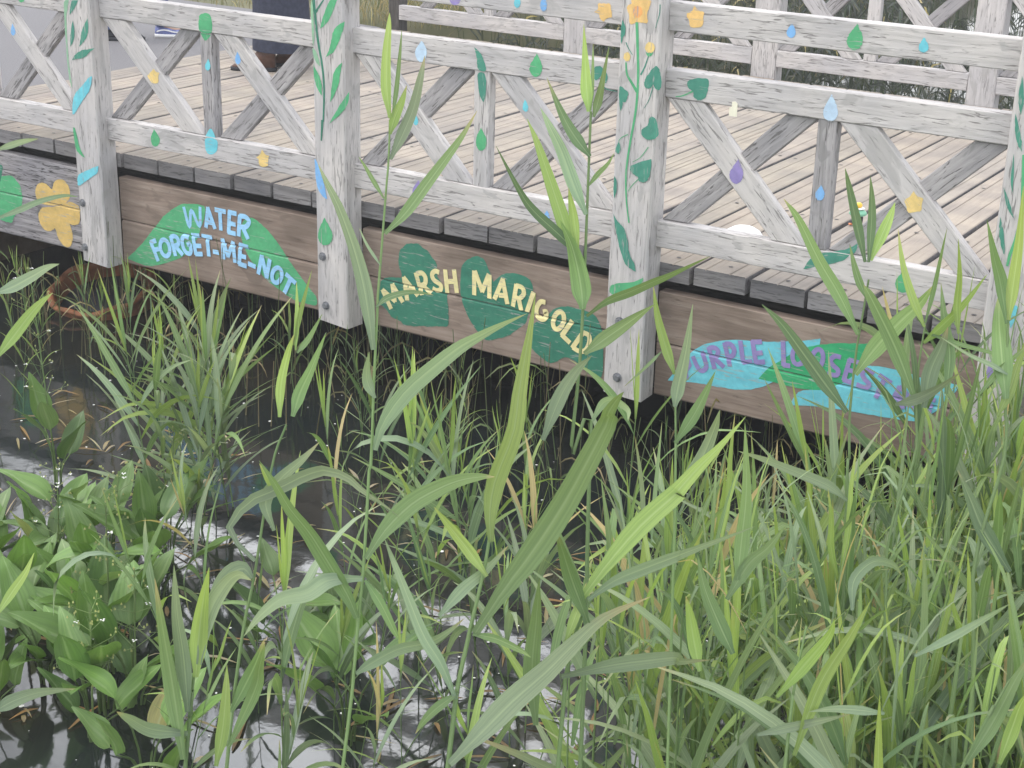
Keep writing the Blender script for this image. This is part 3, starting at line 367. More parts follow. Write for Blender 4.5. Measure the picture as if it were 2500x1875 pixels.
('beamB','painted_leaf','teal','P',0,[(0.8419,-0.1476),(0.7899,-0.1783),(0.7596,-0.2142),(0.7546,-0.2915),(0.762,-0.3669),(0.7852,-0.424),(0.8218,-0.4786),(0.8761,-0.5294),(0.9119,-0.549),(0.9553,-0.528),(1.0158,-0.5073),(1.0748,-0.4564),(1.1248,-0.4155),(1.1317,-0.3687),(1.1538,-0.2741),(1.1523,-0.2297),(1.126,-0.1977),(1.0496,-0.1898),(0.9819,-0.2101),(0.9399,-0.2558),(0.9127,-0.2007),(0.8856,-0.1532)]),
('beamB','painted_leaf','teal','P',0,[(1.264,-0.3155),(1.329,-0.2912),(1.3945,-0.2928),(1.4593,-0.2943),(1.5013,-0.3297),(1.5199,-0.3774),(1.5378,-0.5973),(1.4743,-0.5968),(1.4316,-0.5611),(1.3389,-0.5212),(1.2664,-0.5868),(1.2065,-0.5657),(1.1542,-0.5312),(1.1183,-0.4778),(1.1337,-0.4288),(1.2325,-0.363)]),
('beamC','painted_leaf','cyan','P',0,[(1.8538,-0.5269),(1.894,-0.4648),(1.932,-0.4039),(1.9704,-0.3554),(2.0337,-0.3139),(2.1134,-0.2849),(2.193,-0.2678),(2.2798,-0.2569),(2.4103,-0.2265),(2.4853,-0.205),(2.5258,-0.191),(2.5253,-0.2229),(2.4901,-0.2534),(2.4196,-0.3228),(2.3702,-0.3805),(2.335,-0.4277),(2.2744,-0.4654),(2.1958,-0.4918),(2.1308,-0.499),(2.0649,-0.5023),(1.9815,-0.5055)]),
('beamC','painted_leaf','cyan','P',0,[(2.4175,-0.5066),(2.4404,-0.4579),(2.4611,-0.4296),(2.551,-0.4008),(2.6157,-0.3627),(2.6632,-0.3136),(2.7314,-0.2566),(2.8114,-0.2499),(2.9057,-0.2509),(2.9427,-0.2609),(2.9925,-0.2606),(3.0623,-0.2555),(3.1116,-0.2587),(3.0778,-0.3219),(3.0234,-0.3945),(2.9723,-0.4446),(2.901,-0.4546),(2.8136,-0.4608),(2.725,-0.4672),(2.6272,-0.4716),(2.5134,-0.4874)]),
('beamC','painted_leaf','green2','P',0,[(2.2746,-0.422),(2.3131,-0.3622),(2.3645,-0.3196),(2.3934,-0.2939),(2.4585,-0.2451),(2.5245,-0.2155),(2.5979,-0.1936),(2.6784,-0.1785),(2.743,-0.1623),(2.7389,-0.1914),(2.7029,-0.2668),(2.6787,-0.3177),(2.6378,-0.3575),(2.5738,-0.3993),(2.5066,-0.4189),(2.4294,-0.4253),(2.3501,-0.4203)]),
('beamA','lettering','ltblue','S',0.0196,[(-0.9812,-0.2185),(-0.9464,-0.3207),(-0.9273,-0.2273),(-0.8755,-0.3055),(-0.8649,-0.1993)]),
('beamA','lettering','ltblue','S',0.0246,[(-0.8301,-0.3007),(-0.8111,-0.1978),(-0.7693,-0.2961)]),
('beamA','lettering','ltblue','S',0.0247,[(-0.8195,-0.2724),(-0.7869,-0.2712)]),
('beamA','lettering','ltblue','S',0.0249,[(-0.7589,-0.197),(-0.6936,-0.1972)]),
('beamA','lettering','ltblue','S',0.0242,[(-0.7288,-0.2002),(-0.7274,-0.2962)]),
('beamA','lettering','ltblue','S',0.0242,[(-0.6634,-0.1951),(-0.674,-0.3015)]),
('beamA','lettering','ltblue','S',0.0251,[(-0.6671,-0.1942),(-0.6204,-0.1951)]),
('beamA','lettering','ltblue','S',0.0241,[(-0.6721,-0.2517),(-0.629,-0.253)]),
('beamA','lettering','ltblue','S',0.0252,[(-0.6766,-0.3005),(-0.6315,-0.3014)]),
('beamA','lettering','ltblue','S',0.0256,[(-0.5938,-0.2027),(-0.6073,-0.3054)]),
('beamA','lettering','ltblue','S',0.026,[(-0.5952,-0.2029),(-0.5568,-0.2007),(-0.5332,-0.22),(-0.5538,-0.2512),(-0.5953,-0.2583)]),
('beamA','lettering','ltblue','S',0.0261,[(-0.5761,-0.2593),(-0.5457,-0.3096)]),
('beamA','lettering','ltblue','S',0.025,[(-1.2319,-0.4519),(-1.1873,-0.5448)]),
('beamA','lettering','ltblue','S',0.0259,[(-1.2307,-0.4516),(-1.1972,-0.4381)]),
('beamA','lettering','ltblue','S',0.0254,[(-1.2137,-0.4929),(-1.1803,-0.4808)]),
('beamA','lettering','ltblue','S',0.0249,[(-1.0967,-0.4545),(-1.0954,-0.4682),(-1.0975,-0.4818),(-1.1027,-0.4937),(-1.1106,-0.5029),(-1.1204,-0.5085),(-1.131,-0.5099),(-1.1416,-0.5069),(-1.151,-0.4999),(-1.1583,-0.4895),(-1.1628,-0.4767),(-1.164,-0.4629),(-1.1619,-0.4493),(-1.1566,-0.4374),(-1.1487,-0.4282),(-1.1389,-0.4227),(-1.1283,-0.4214),(-1.1178,-0.4244),(-1.1084,-0.4314),(-1.1012,-0.4418),(-1.0967,-0.4545)]),
('beamA','lettering','ltblue','S',0.0251,[(-1.0838,-0.3969),(-1.0568,-0.4918)]),
('beamA','lettering','ltblue','S',0.0252,[(-1.0838,-0.3975),(-1.0514,-0.3882),(-1.0307,-0.4041),(-1.0324,-0.4285),(-1.0653,-0.4434)]),
('beamA','lettering','ltblue','S',0.0256,[(-1.0532,-0.4412),(-1.0062,-0.4781)]),
('beamA','lettering','ltblue','S',0.0251,[(-0.9542,-0.3786),(-0.9854,-0.3766),(-1.0014,-0.3974),(-0.9974,-0.4358),(-0.9775,-0.4623),(-0.952,-0.4637),(-0.9429,-0.444),(-0.9486,-0.412),(-0.9687,-0.4201)]),
('beamA','lettering','ltblue','S',0.0243,[(-0.9238,-0.3629),(-0.9086,-0.4588)]),
('beamA','lettering','ltblue','S',0.0245,[(-0.9295,-0.3609),(-0.8825,-0.3556)]),
('beamA','lettering','ltblue','S',0.0244,[(-0.9136,-0.4148),(-0.8723,-0.4089)]),
('beamA','lettering','ltblue','S',0.0249,[(-0.9086,-0.4582),(-0.8653,-0.4509)]),
('beamA','lettering','ltblue','S',0.0242,[(-0.8572,-0.3527),(-0.7935,-0.3504)]),
('beamA','lettering','ltblue','S',0.025,[(-0.8244,-0.3528),(-0.8168,-0.4495)]),
('beamA','lettering','ltblue','S',0.0242,[(-0.7824,-0.4225),(-0.7479,-0.4221)]),
('beamA','lettering','ltblue','S',0.0245,[(-0.7169,-0.3457),(-0.7149,-0.4458)]),
('beamA','lettering','ltblue','S',0.0239,[(-0.7151,-0.3469),(-0.6836,-0.4297),(-0.6453,-0.3492),(-0.6374,-0.4507)]),
('beamA','lettering','ltblue','S',0.0251,[(-0.5945,-0.3525),(-0.6084,-0.4551)]),
('beamA','lettering','ltblue','S',0.0243,[(-0.598,-0.3532),(-0.5477,-0.3564)]),
('beamA','lettering','ltblue','S',0.0249,[(-0.6044,-0.4104),(-0.5643,-0.4127)]),
('beamA','lettering','ltblue','S',0.0254,[(-0.6084,-0.4551),(-0.5631,-0.4591)]),
('beamA','lettering','ltblue','S',0.025,[(-0.5431,-0.443),(-0.5018,-0.4504)]),
('beamA','lettering','ltblue','S',0.0244,[(-0.4541,-0.3857),(-0.4807,-0.4821)]),
('beamA','lettering','ltblue','S',0.0249,[(-0.4524,-0.3867),(-0.4259,-0.4922),(-0.4015,-0.3977)]),
('beamA','lettering','ltblue','S',0.0242,[(-0.3256,-0.4666),(-0.3303,-0.4792),(-0.3374,-0.4908),(-0.3465,-0.5002),(-0.3566,-0.5065),(-0.3667,-0.509),(-0.3757,-0.5075),(-0.383,-0.5021),(-0.3876,-0.4934),(-0.3891,-0.4822),(-0.3875,-0.4696),(-0.3828,-0.4569),(-0.3756,-0.4453),(-0.3665,-0.436),(-0.3564,-0.4298),(-0.3464,-0.4274),(-0.3374,-0.4289),(-0.3302,-0.4343),(-0.3256,-0.443),(-0.324,-0.4541),(-0.3256,-0.4666)]),
('beamA','lettering','ltblue','S',0.0248,[(-0.2949,-0.4523),(-0.2387,-0.4849)]),
('beamA','lettering','ltblue','S',0.0246,[(-0.2668,-0.47),(-0.3085,-0.5488)]),
('beamB','lettering','cream','S',0.0241,[(0.3061,-0.4201),(0.3541,-0.4989)]),
('beamB','lettering','cream','S',0.025,[(0.3077,-0.4183),(0.3775,-0.4577),(0.3651,-0.3807),(0.4238,-0.4512)]),
('beamB','lettering','cream','S',0.0246,[(0.4518,-0.4359),(0.4337,-0.3329),(0.5121,-0.4018)]),
('beamB','lettering','cream','S',0.0249,[(0.4435,-0.3931),(0.4827,-0.3813)]),
('beamB','lettering','cream','S',0.0235,[(0.5036,-0.2977),(0.538,-0.3925)]),
('beamB','lettering','cream','S',0.0242,[(0.5053,-0.2987),(0.5375,-0.2885),(0.5585,-0.3063),(0.5555,-0.3383),(0.5249,-0.3539)]),
('beamB','lettering','cream','S',0.0243,[(0.5427,-0.3504),(0.5895,-0.3742)]),
('beamB','lettering','cream','S',0.0236,[(0.6381,-0.2668),(0.6142,-0.2645),(0.5968,-0.2841),(0.6082,-0.3091),(0.645,-0.3251),(0.6468,-0.3479),(0.6246,-0.3577),(0.6005,-0.3515)]),
('beamB','lettering','cream','S',0.0235,[(0.6718,-0.251),(0.685,-0.3527)]),
('beamB','lettering','cream','S',0.024,[(0.722,-0.2415),(0.7385,-0.3422)]),
('beamB','lettering','cream','S',0.024,[(0.6796,-0.3035),(0.7315,-0.2922)]),
('beamB','lettering','cream','S',0.0231,[(0.8346,-0.2257),(0.8366,-0.3337)]),
('beamB','lettering','cream','S',0.0234,[(0.8392,-0.2248),(0.8809,-0.3102),(0.9143,-0.2265)]),
('beamB','lettering','cream','S',0.0232,[(0.9189,-0.2283),(0.9208,-0.3332)]),
('beamB','lettering','cream','S',0.0229,[(0.9502,-0.332),(0.9917,-0.2336),(1.0188,-0.3409)]),
('beamB','lettering','cream','S',0.0237,[(0.9771,-0.3106),(1.0073,-0.3073)]),
('beamB','lettering','cream','S',0.0227,[(1.0656,-0.2457),(1.0506,-0.3465)]),
('beamB','lettering','cream','S',0.0227,[(1.0642,-0.2473),(1.0971,-0.2514),(1.1069,-0.2771),(1.0853,-0.3038),(1.0584,-0.3038)]),
('beamB','lettering','cream','S',0.0233,[(1.081,-0.3086),(1.0944,-0.355)]),
('beamB','lettering','cream','S',0.0234,[(1.1569,-0.2646),(1.1274,-0.3575)]),
('beamB','lettering','cream','S',0.0231,[(1.2227,-0.2961),(1.1964,-0.2988),(1.177,-0.3342),(1.1812,-0.3664),(1.2053,-0.38),(1.2255,-0.3679),(1.2288,-0.3395),(1.2113,-0.3431)]),
('beamB','lettering','cream','S',0.0231,[(1.3201,-0.3677),(1.3157,-0.3809),(1.3092,-0.3927),(1.3011,-0.402),(1.2924,-0.4078),(1.2839,-0.4097),(1.2764,-0.4073),(1.2706,-0.401),(1.2671,-0.3913),(1.2663,-0.3792),(1.2683,-0.3659),(1.2727,-0.3528),(1.2793,-0.341),(1.2873,-0.3318),(1.296,-0.326),(1.3045,-0.3242),(1.312,-0.3266),(1.3177,-0.3329),(1.3212,-0.3425),(1.322,-0.3545),(1.3201,-0.3677)]),
('beamB','lettering','cream','S',0.0232,[(1.3633,-0.3564),(1.3159,-0.4321),(1.3548,-0.4568)]),
('beamB','lettering','cream','S',0.0227,[(1.4241,-0.396),(1.3731,-0.4779)]),
('beamB','lettering','cream','S',0.0227,[(1.4241,-0.396),(1.4531,-0.4042),(1.4575,-0.436),(1.4394,-0.4767),(1.4068,-0.4878),(1.3731,-0.4766)]),
('beamC','lettering','purple','S',0.0211,[(1.9216,-0.4067),(1.9441,-0.4964)]),
('beamC','lettering','purple','S',0.0211,[(1.9217,-0.4082),(1.9426,-0.4096),(1.9523,-0.4333),(1.9383,-0.4609)]),
('beamC','lettering','purple','S',0.0209,[(1.965,-0.3895),(1.9922,-0.435),(2.012,-0.4458),(2.0284,-0.4329),(2.0299,-0.4114),(2.0054,-0.3579)]),
('beamC','lettering','purple','S',0.0213,[(2.0367,-0.336),(2.0698,-0.4191)]),
('beamC','lettering','purple','S',0.0211,[(2.0367,-0.3369),(2.0627,-0.3294),(2.0808,-0.3414),(2.0736,-0.3685),(2.0539,-0.3758)]),
('beamC','lettering','purple','S',0.0214,[(2.068,-0.3772),(2.1107,-0.4038)]),
('beamC','lettering','purple','S',0.021,[(2.108,-0.3011),(2.1392,-0.3914)]),
('beamC','lettering','purple','S',0.0214,[(2.1087,-0.3024),(2.1346,-0.2983),(2.153,-0.3166),(2.1493,-0.3457),(2.1255,-0.357)]),
('beamC','lettering','purple','S',0.021,[(2.1788,-0.2769),(2.1985,-0.3646),(2.2357,-0.3534)]),
('beamC','lettering','purple','S',0.0209,[(2.2332,-0.2652),(2.2559,-0.3518)]),
('beamC','lettering','purple','S',0.0212,[(2.2334,-0.2672),(2.2712,-0.2585)]),
('beamC','lettering','purple','S',0.0211,[(2.2446,-0.3158),(2.2783,-0.3046)]),
('beamC','lettering','purple','S',0.0214,[(2.2553,-0.3519),(2.2923,-0.3422)]),
('beamC','lettering','purple','S',0.0211,[(2.3677,-0.2362),(2.38,-0.3358),(2.4051,-0.334)]),
('beamC','lettering','purple','S',0.0201,[(2.4675,-0.2758),(2.4657,-0.2888),(2.4614,-0.3008),(2.4552,-0.3106),(2.4476,-0.3172),(2.4393,-0.3199),(2.4312,-0.3186),(2.424,-0.3132),(2.4186,-0.3044),(2.4153,-0.2929),(2.4146,-0.28),(2.4165,-0.267),(2.4208,-0.255),(2.427,-0.2453),(2.4347,-0.2388),(2.4429,-0.2361),(2.451,-0.2375),(2.4581,-0.2429),(2.4635,-0.2516),(2.4667,-0.263),(2.4675,-0.2758)]),
('beamC','lettering','purple','S',0.0205,[(2.5465,-0.2757),(2.5445,-0.2887),(2.5403,-0.3005),(2.5344,-0.31),(2.5274,-0.3163),(2.5199,-0.3187),(2.5128,-0.317),(2.5066,-0.3113),(2.502,-0.3023),(2.4995,-0.2908),(2.4993,-0.2779),(2.5014,-0.2649),(2.5057,-0.2531),(2.5116,-0.2437),(2.5186,-0.2375),(2.526,-0.2352),(2.5331,-0.2369),(2.5393,-0.2425),(2.5438,-0.2515),(2.5463,-0.2629),(2.5465,-0.2757)]),
('beamC','lettering','purple','S',0.0203,[(2.6219,-0.2492),(2.5958,-0.2491),(2.5789,-0.2721),(2.5931,-0.2901),(2.6157,-0.3061),(2.6093,-0.3281),(2.5709,-0.3304)]),
('beamC','lettering','purple','S',0.0198,[(2.6588,-0.2526),(2.6438,-0.3403)]),
('beamC','lettering','purple','S',0.0198,[(2.6586,-0.2509),(2.6951,-0.2539)]),
('beamC','lettering','purple','S',0.0197,[(2.6511,-0.2946),(2.6789,-0.2953)]),
('beamC','lettering','purple','S',0.0203,[(2.6431,-0.3404),(2.6739,-0.345)]),
('beamC','lettering','purple','S',0.0203,[(2.7643,-0.2905),(2.737,-0.2752),(2.7165,-0.292),(2.7278,-0.3157),(2.7505,-0.335),(2.7355,-0.3543),(2.6984,-0.347)]),
('beamC','lettering','purple','S',0.0194,[(2.7895,-0.2876),(2.8375,-0.3071)]),
('beamC','lettering','purple','S',0.0202,[(2.8097,-0.3003),(2.785,-0.383)]),
('beamC','lettering','purple','S',0.0197,[(2.8759,-0.318),(2.845,-0.4003)]),
('beamC','lettering','purple','S',0.0197,[(2.8759,-0.318),(2.8993,-0.3316),(2.8974,-0.3581),(2.8626,-0.3629)]),
('beamC','lettering','purple','S',0.0202,[(2.8749,-0.3669),(2.8975,-0.4017)]),
('beamC','lettering','purple','S',0.019,[(2.9216,-0.3368),(2.9129,-0.3893)]),
('beamC','lettering','purple','S',0.0197,[(2.9532,-0.3362),(2.9448,-0.3903)]),
('beamC','lettering','purple','S',0.0197,[(2.9532,-0.3362),(2.98,-0.3385)]),
('beamC','lettering','purple','S',0.0196,[(2.9498,-0.363),(2.9716,-0.3647)]),
('beamC','lettering','purple','S',0.0189,[(2.9946,-0.3368),(2.9864,-0.3906)]),
('beamC','lettering','purple','S',0.0189,[(2.9946,-0.3368),(3.0213,-0.339)]),
('beamC','lettering','purple','S',0.0193,[(2.9904,-0.3637),(3.013,-0.3652)]),
('beamC','lettering','purple','S',0.02,[(2.9864,-0.3906),(3.0113,-0.3915)]),
]
BOLTS=[('postA', -1.5995, -0.2739), ('postA', -1.6065, -0.5191), ('postB', 0.0374, -0.271), ('postB', 0.0518, -0.5161), ('postC', 1.6673, -0.2624), ('postC', 1.6694, -0.517)]
HEROES=[
('tallest reed,its stem crossing the marsh marigold sign',0.0034,[(3.27,-4.163,-1.04),(3.125,-3.696,0.175),(3.109,-3.644,0.311),(3.091,-3.603,0.424),(3.075,-3.561,0.537),(3.047,-3.509,0.688),(3.045,-3.498,0.715),(3.019,-3.456,0.841),(2.999,-3.419,0.952),(2.988,-3.4,1.007),(2.98,-3.382,1.058),(2.972,-3.364,1.107),(2.959,-3.336,1.185),(2.951,-3.317,1.24),(2.937,-3.295,1.306)],[('y',0.0219,[(2.944,-3.303,1.312),(2.926,-3.29,1.363),(2.911,-3.269,1.42),(2.9,-3.248,1.466),(2.89,-3.232,1.492)]),('g',0.0083,[(2.947,-3.3,1.314),(2.94,-3.278,1.363),(2.926,-3.249,1.419),(2.91,-3.221,1.461)]),('y',0.0177,[(2.95,-3.312,1.284),(2.95,-3.296,1.314),(2.95,-3.275,1.34),(2.945,-3.252,1.366)]),('b',0.0222,[(2.961,-3.325,1.24),(2.967,-3.297,1.281),(2.967,-3.261,1.328),(2.954,-3.22,1.38),(2.935,-3.181,1.411)]),('g',0.0225,[(2.982,-3.371,1.111),(3.005,-3.338,1.147),(3.024,-3.295,1.198),(3.038,-3.254,1.241),(3.046,-3.214,1.277),(3.05,-3.171,1.319)]),('b',0.0281,[(3.011,-3.446,0.909),(2.993,-3.433,0.955),(2.969,-3.416,1.007),(2.944,-3.4,1.045),(2.913,-3.382,1.084),(2.865,-3.361,1.141),(2.82,-3.342,1.179),(2.78,-3.318,1.205)]),('b',0.0183,[(3.033,-3.47,0.825),(3.018,-3.472,0.852),(3.016,-3.472,0.88),(3.023,-3.473,0.916)]),('g',0.0077,[(2.967,-3.353,1.172),(2.944,-3.354,1.201),(2.926,-3.355,1.225),(2.911,-3.357,1.244)]),('b',0.0059,[(2.988,-3.393,1.056),(2.956,-3.391,1.088),(2.925,-3.375,1.113)]),('d',0.0124,[(2.998,-3.42,0.983),(3.01,-3.404,0.998),(3.031,-3.384,1.007),(3.051,-3.366,1.009),(3.076,-3.346,1.003)]),('b',0.0325,[(3.053,-3.499,0.735),(3.055,-3.475,0.78),(3.073,-3.43,0.833),(3.101,-3.379,0.874),(3.122,-3.332,0.902),(3.135,-3.293,0.914),(3.157,-3.239,0.93),(3.18,-3.181,0.943)]),('g',0.0355,[(3.084,-3.567,0.546),(3.103,-3.534,0.597),(3.137,-3.498,0.646),(3.177,-3.472,0.678),(3.215,-3.458,0.701),(3.257,-3.45,0.717),(3.292,-3.454,0.728)]),('g',0.0364,[(3.094,-3.608,0.443),(3.067,-3.606,0.486),(3.009,-3.609,0.56),(2.982,-3.612,0.593),(2.946,-3.619,0.631),(2.913,-3.622,0.676),(2.882,-3.627,0.715)]),('b',0.0315,[(3.086,-3.581,0.512),(3.035,-3.617,0.508),(3.01,-3.65,0.487),(2.977,-3.686,0.48),(2.958,-3.726,0.455),(2.952,-3.762,0.43)]),('g',0.017,[(3.091,-3.579,0.509),(3.125,-3.576,0.468),(3.155,-3.576,0.423),(3.166,-3.574,0.405)]),('b',0.0218,[(3.114,-3.639,0.346),(3.132,-3.62,0.363),(3.169,-3.582,0.389),(3.213,-3.546,0.401),(3.237,-3.518,0.419),(3.255,-3.491,0.441)])]),
('reed with one long pale blade arching over to the right above the water plantains',0.004,[(3.015,-4.134,-1.04),(2.853,-3.721,0.081),(2.836,-3.676,0.203),(2.821,-3.621,0.342),(2.817,-3.58,0.438),(2.8,-3.5,0.636),(2.806,-3.461,0.712)],[('b',0.0238,[(2.819,-3.58,0.467),(2.765,-3.592,0.522),(2.788,-3.558,0.576),(2.833,-3.527,0.604),(2.877,-3.5,0.634),(2.912,-3.489,0.651),(2.934,-3.495,0.659),(2.98,-3.493,0.659),(3.028,-3.501,0.644),(3.075,-3.51,0.638),(3.129,-3.521,0.626)]),('y',0.0217,[(2.799,-3.472,0.73),(2.79,-3.454,0.791),(2.795,-3.437,0.852),(2.808,-3.433,0.893)]),('g',0.0248,[(2.82,-3.458,0.732),(2.824,-3.438,0.777),(2.838,-3.42,0.824),(2.856,-3.394,0.896)]),('y',0.0093,[(2.792,-3.416,0.862),(2.786,-3.388,0.918),(2.777,-3.361,0.949),(2.762,-3.322,0.985)]),('y',0.0093,[(2.797,-3.417,0.853),(2.78,-3.39,0.918),(2.754,-3.359,0.97)]),('g',0.0124,[(2.801,-3.417,0.848),(2.818,-3.399,0.879),(2.839,-3.384,0.928)]),('b',0.0255,[(2.838,-3.542,0.523),(2.81,-3.534,0.573),(2.817,-3.502,0.609),(2.839,-3.454,0.644),(2.848,-3.411,0.669)]),('y',0.017,[(2.832,-3.513,0.594),(2.813,-3.522,0.615),(2.796,-3.532,0.652)]),('b',0.0339,[(2.822,-3.593,0.435),(2.801,-3.598,0.452),(2.776,-3.621,0.429),(2.765,-3.647,0.375),(2.759,-3.675,0.308),(2.754,-3.692,0.256)]),('g',0.0255,[(2.844,-3.692,0.19),(2.861,-3.658,0.253),(2.876,-3.647,0.296),(2.893,-3.642,0.347)]),('g',0.0238,[(2.855,-3.714,0.127),(2.879,-3.66,0.235),(2.892,-3.659,0.288),(2.916,-3.666,0.357)])]),
('reed with a tall upright yellow-green blade in the middle of the pond',0.0049,[(3.47,-4.099,-1.04),(3.314,-3.624,0.209),(3.298,-3.576,0.335),(3.294,-3.537,0.424),(3.293,-3.516,0.473),(3.291,-3.481,0.551),(3.288,-3.463,0.596),(3.284,-3.448,0.633)],[('y',0.0377,[(3.296,-3.468,0.604),(3.282,-3.452,0.652),(3.274,-3.424,0.704),(3.277,-3.371,0.781),(3.261,-3.33,0.843),(3.246,-3.29,0.89),(3.228,-3.245,0.936),(3.206,-3.193,0.993)]),('g',0.0461,[(3.308,-3.533,0.447),(3.334,-3.486,0.518),(3.369,-3.435,0.595),(3.399,-3.391,0.673),(3.422,-3.358,0.745),(3.447,-3.323,0.829),(3.452,-3.333,0.849),(3.469,-3.335,0.881),(3.488,-3.344,0.905)]),('y',0.0206,[(3.304,-3.491,0.545),(3.266,-3.498,0.591),(3.234,-3.512,0.635),(3.212,-3.53,0.675)]),('b',0.0437,[(3.321,-3.628,0.223),(3.354,-3.578,0.274),(3.384,-3.519,0.323),(3.413,-3.454,0.361),(3.432,-3.387,0.394),(3.454,-3.306,0.424),(3.498,-3.208,0.438)]),('b',0.0222,[(3.305,-3.587,0.334),(3.267,-3.581,0.391),(3.224,-3.576,0.433),(3.177,-3.559,0.487),(3.125,-3.537,0.542),(3.085,-3.512,0.567)]),('g',0.0143,[(3.305,-3.536,0.446),(3.342,-3.517,0.44),(3.386,-3.504,0.426),(3.411,-3.503,0.418)]),('b',0.0214,[(3.246,-3.56,0.475),(3.269,-3.517,0.519),(3.288,-3.468,0.544),(3.296,-3.409,0.571)]),('g',0.0175,[(3.306,-3.581,0.345),(3.279,-3.61,0.318),(3.264,-3.63,0.295),(3.255,-3.644,0.272)])]),
('tall reed with blades reaching the middle rail beside the flower-painted post',0.0045,[(3.632,-3.679,-1.04),(3.403,-3.285,0.132),(3.363,-3.217,0.333),(3.32,-3.152,0.534),(3.277,-3.087,0.735),(3.267,-3.134,0.649),(3.254,-3.109,0.719),(3.242,-3.076,0.808),(3.221,-3.035,0.926),(3.204,-3.005,1.015),(3.187,-2.976,1.1),(3.167,-2.942,1.203),(3.15,-2.913,1.29)],[('y',0.0227,[(3.152,-2.926,1.292),(3.137,-2.912,1.334),(3.123,-2.895,1.371),(3.095,-2.861,1.451)]),('g',0.0164,[(3.163,-2.924,1.282),(3.165,-2.912,1.313),(3.169,-2.908,1.344),(3.173,-2.892,1.42)]),('g',0.0082,[(3.155,-2.923,1.294),(3.138,-2.892,1.357),(3.11,-2.846,1.411)]),('d',0.0227,[(3.174,-2.95,1.209),(3.148,-2.953,1.235),(3.122,-2.951,1.262),(3.094,-2.944,1.296),(3.055,-2.931,1.349)]),('b',0.0265,[(3.192,-2.988,1.101),(3.158,-2.981,1.151),(3.115,-2.962,1.212),(3.071,-2.94,1.254),(3.03,-2.911,1.282)]),('y',0.0271,[(3.201,-3.022,1.015),(3.171,-3.017,1.058),(3.135,-3.002,1.113),(3.095,-2.981,1.168),(3.051,-2.954,1.221),(3.008,-2.926,1.259)]),('d',0.0196,[(3.207,-3.017,1.018),(3.159,-3.031,1.062),(3.107,-3.051,1.109),(3.081,-3.065,1.15),(3.034,-3.079,1.233)]),('y',0.0177,[(3.197,-3.021,1.024),(3.176,-3.006,1.089),(3.166,-3.003,1.122),(3.158,-3.003,1.153)]),('g',0.0372,[(3.227,-3.047,0.926),(3.219,-3.04,0.959),(3.206,-3.037,1.005),(3.192,-3.042,1.053),(3.173,-3.056,1.101)]),('g',0.0196,[(3.236,-3.046,0.913),(3.266,-3.017,0.943),(3.304,-2.99,0.963),(3.343,-2.967,0.986),(3.366,-2.963,0.999),(3.401,-2.952,1.021),(3.444,-2.938,1.049)]),('g',0.029,[(3.249,-3.071,0.843),(3.283,-3.041,0.877),(3.323,-3.02,0.914),(3.368,-3.01,0.955)]),('b',0.029,[(3.217,-3.166,0.681),(3.229,-3.125,0.762),(3.248,-3.1,0.813),(3.275,-3.086,0.85)]),('g',0.0095,[(3.183,-2.97,1.153),(3.194,-2.951,1.177),(3.205,-2.934,1.195),(3.21,-2.917,1.215)]),('b',0.0208,[(3.291,-3.101,0.719),(3.302,-3.082,0.753),(3.323,-3.074,0.762),(3.356,-3.075,0.75),(3.369,-3.097,0.737)]),('g',0.0216,[(3.369,-3.227,0.339),(3.331,-3.211,0.418),(3.295,-3.197,0.473),(3.261,-3.178,0.518)])]),
('reed standing in front of the letters of the purple loosestrife sign',0.0043,[(3.858,-2.837,-1.04),(3.652,-2.499,-0.023),(3.595,-2.405,0.26),(3.561,-2.351,0.425),(3.562,-2.345,0.436),(3.541,-2.316,0.529),(3.522,-2.266,0.663),(3.516,-2.234,0.741),(3.509,-2.198,0.829)],[('d',0.0247,[(3.497,-2.202,0.87),(3.462,-2.189,0.955),(3.434,-2.183,1.029),(3.419,-2.187,1.08)]),('d',0.0198,[(3.504,-2.198,0.87),(3.491,-2.17,0.956),(3.482,-2.161,1.011),(3.473,-2.162,1.064)]),('y',0.0247,[(3.507,-2.194,0.874),(3.516,-2.155,0.935),(3.518,-2.125,0.967),(3.515,-2.091,0.994)]),('g',0.0305,[(3.52,-2.26,0.712),(3.463,-2.258,0.797),(3.408,-2.261,0.869),(3.346,-2.26,0.96),(3.307,-2.267,1.005)]),('g',0.0412,[(3.534,-2.291,0.625),(3.562,-2.249,0.685),(3.599,-2.206,0.746),(3.631,-2.18,0.789),(3.654,-2.164,0.836)]),('d',0.0346,[(3.537,-2.327,0.542),(3.479,-2.336,0.604),(3.419,-2.344,0.672),(3.364,-2.353,0.733),(3.317,-2.366,0.774)]),('g',0.0173,[(3.519,-2.225,0.791),(3.494,-2.22,0.828),(3.473,-2.209,0.864),(3.451,-2.191,0.903)]),('b',0.0233,[(3.583,-2.386,0.35),(3.539,-2.406,0.384),(3.475,-2.452,0.418),(3.415,-2.508,0.455),(3.375,-2.568,0.487)])]),
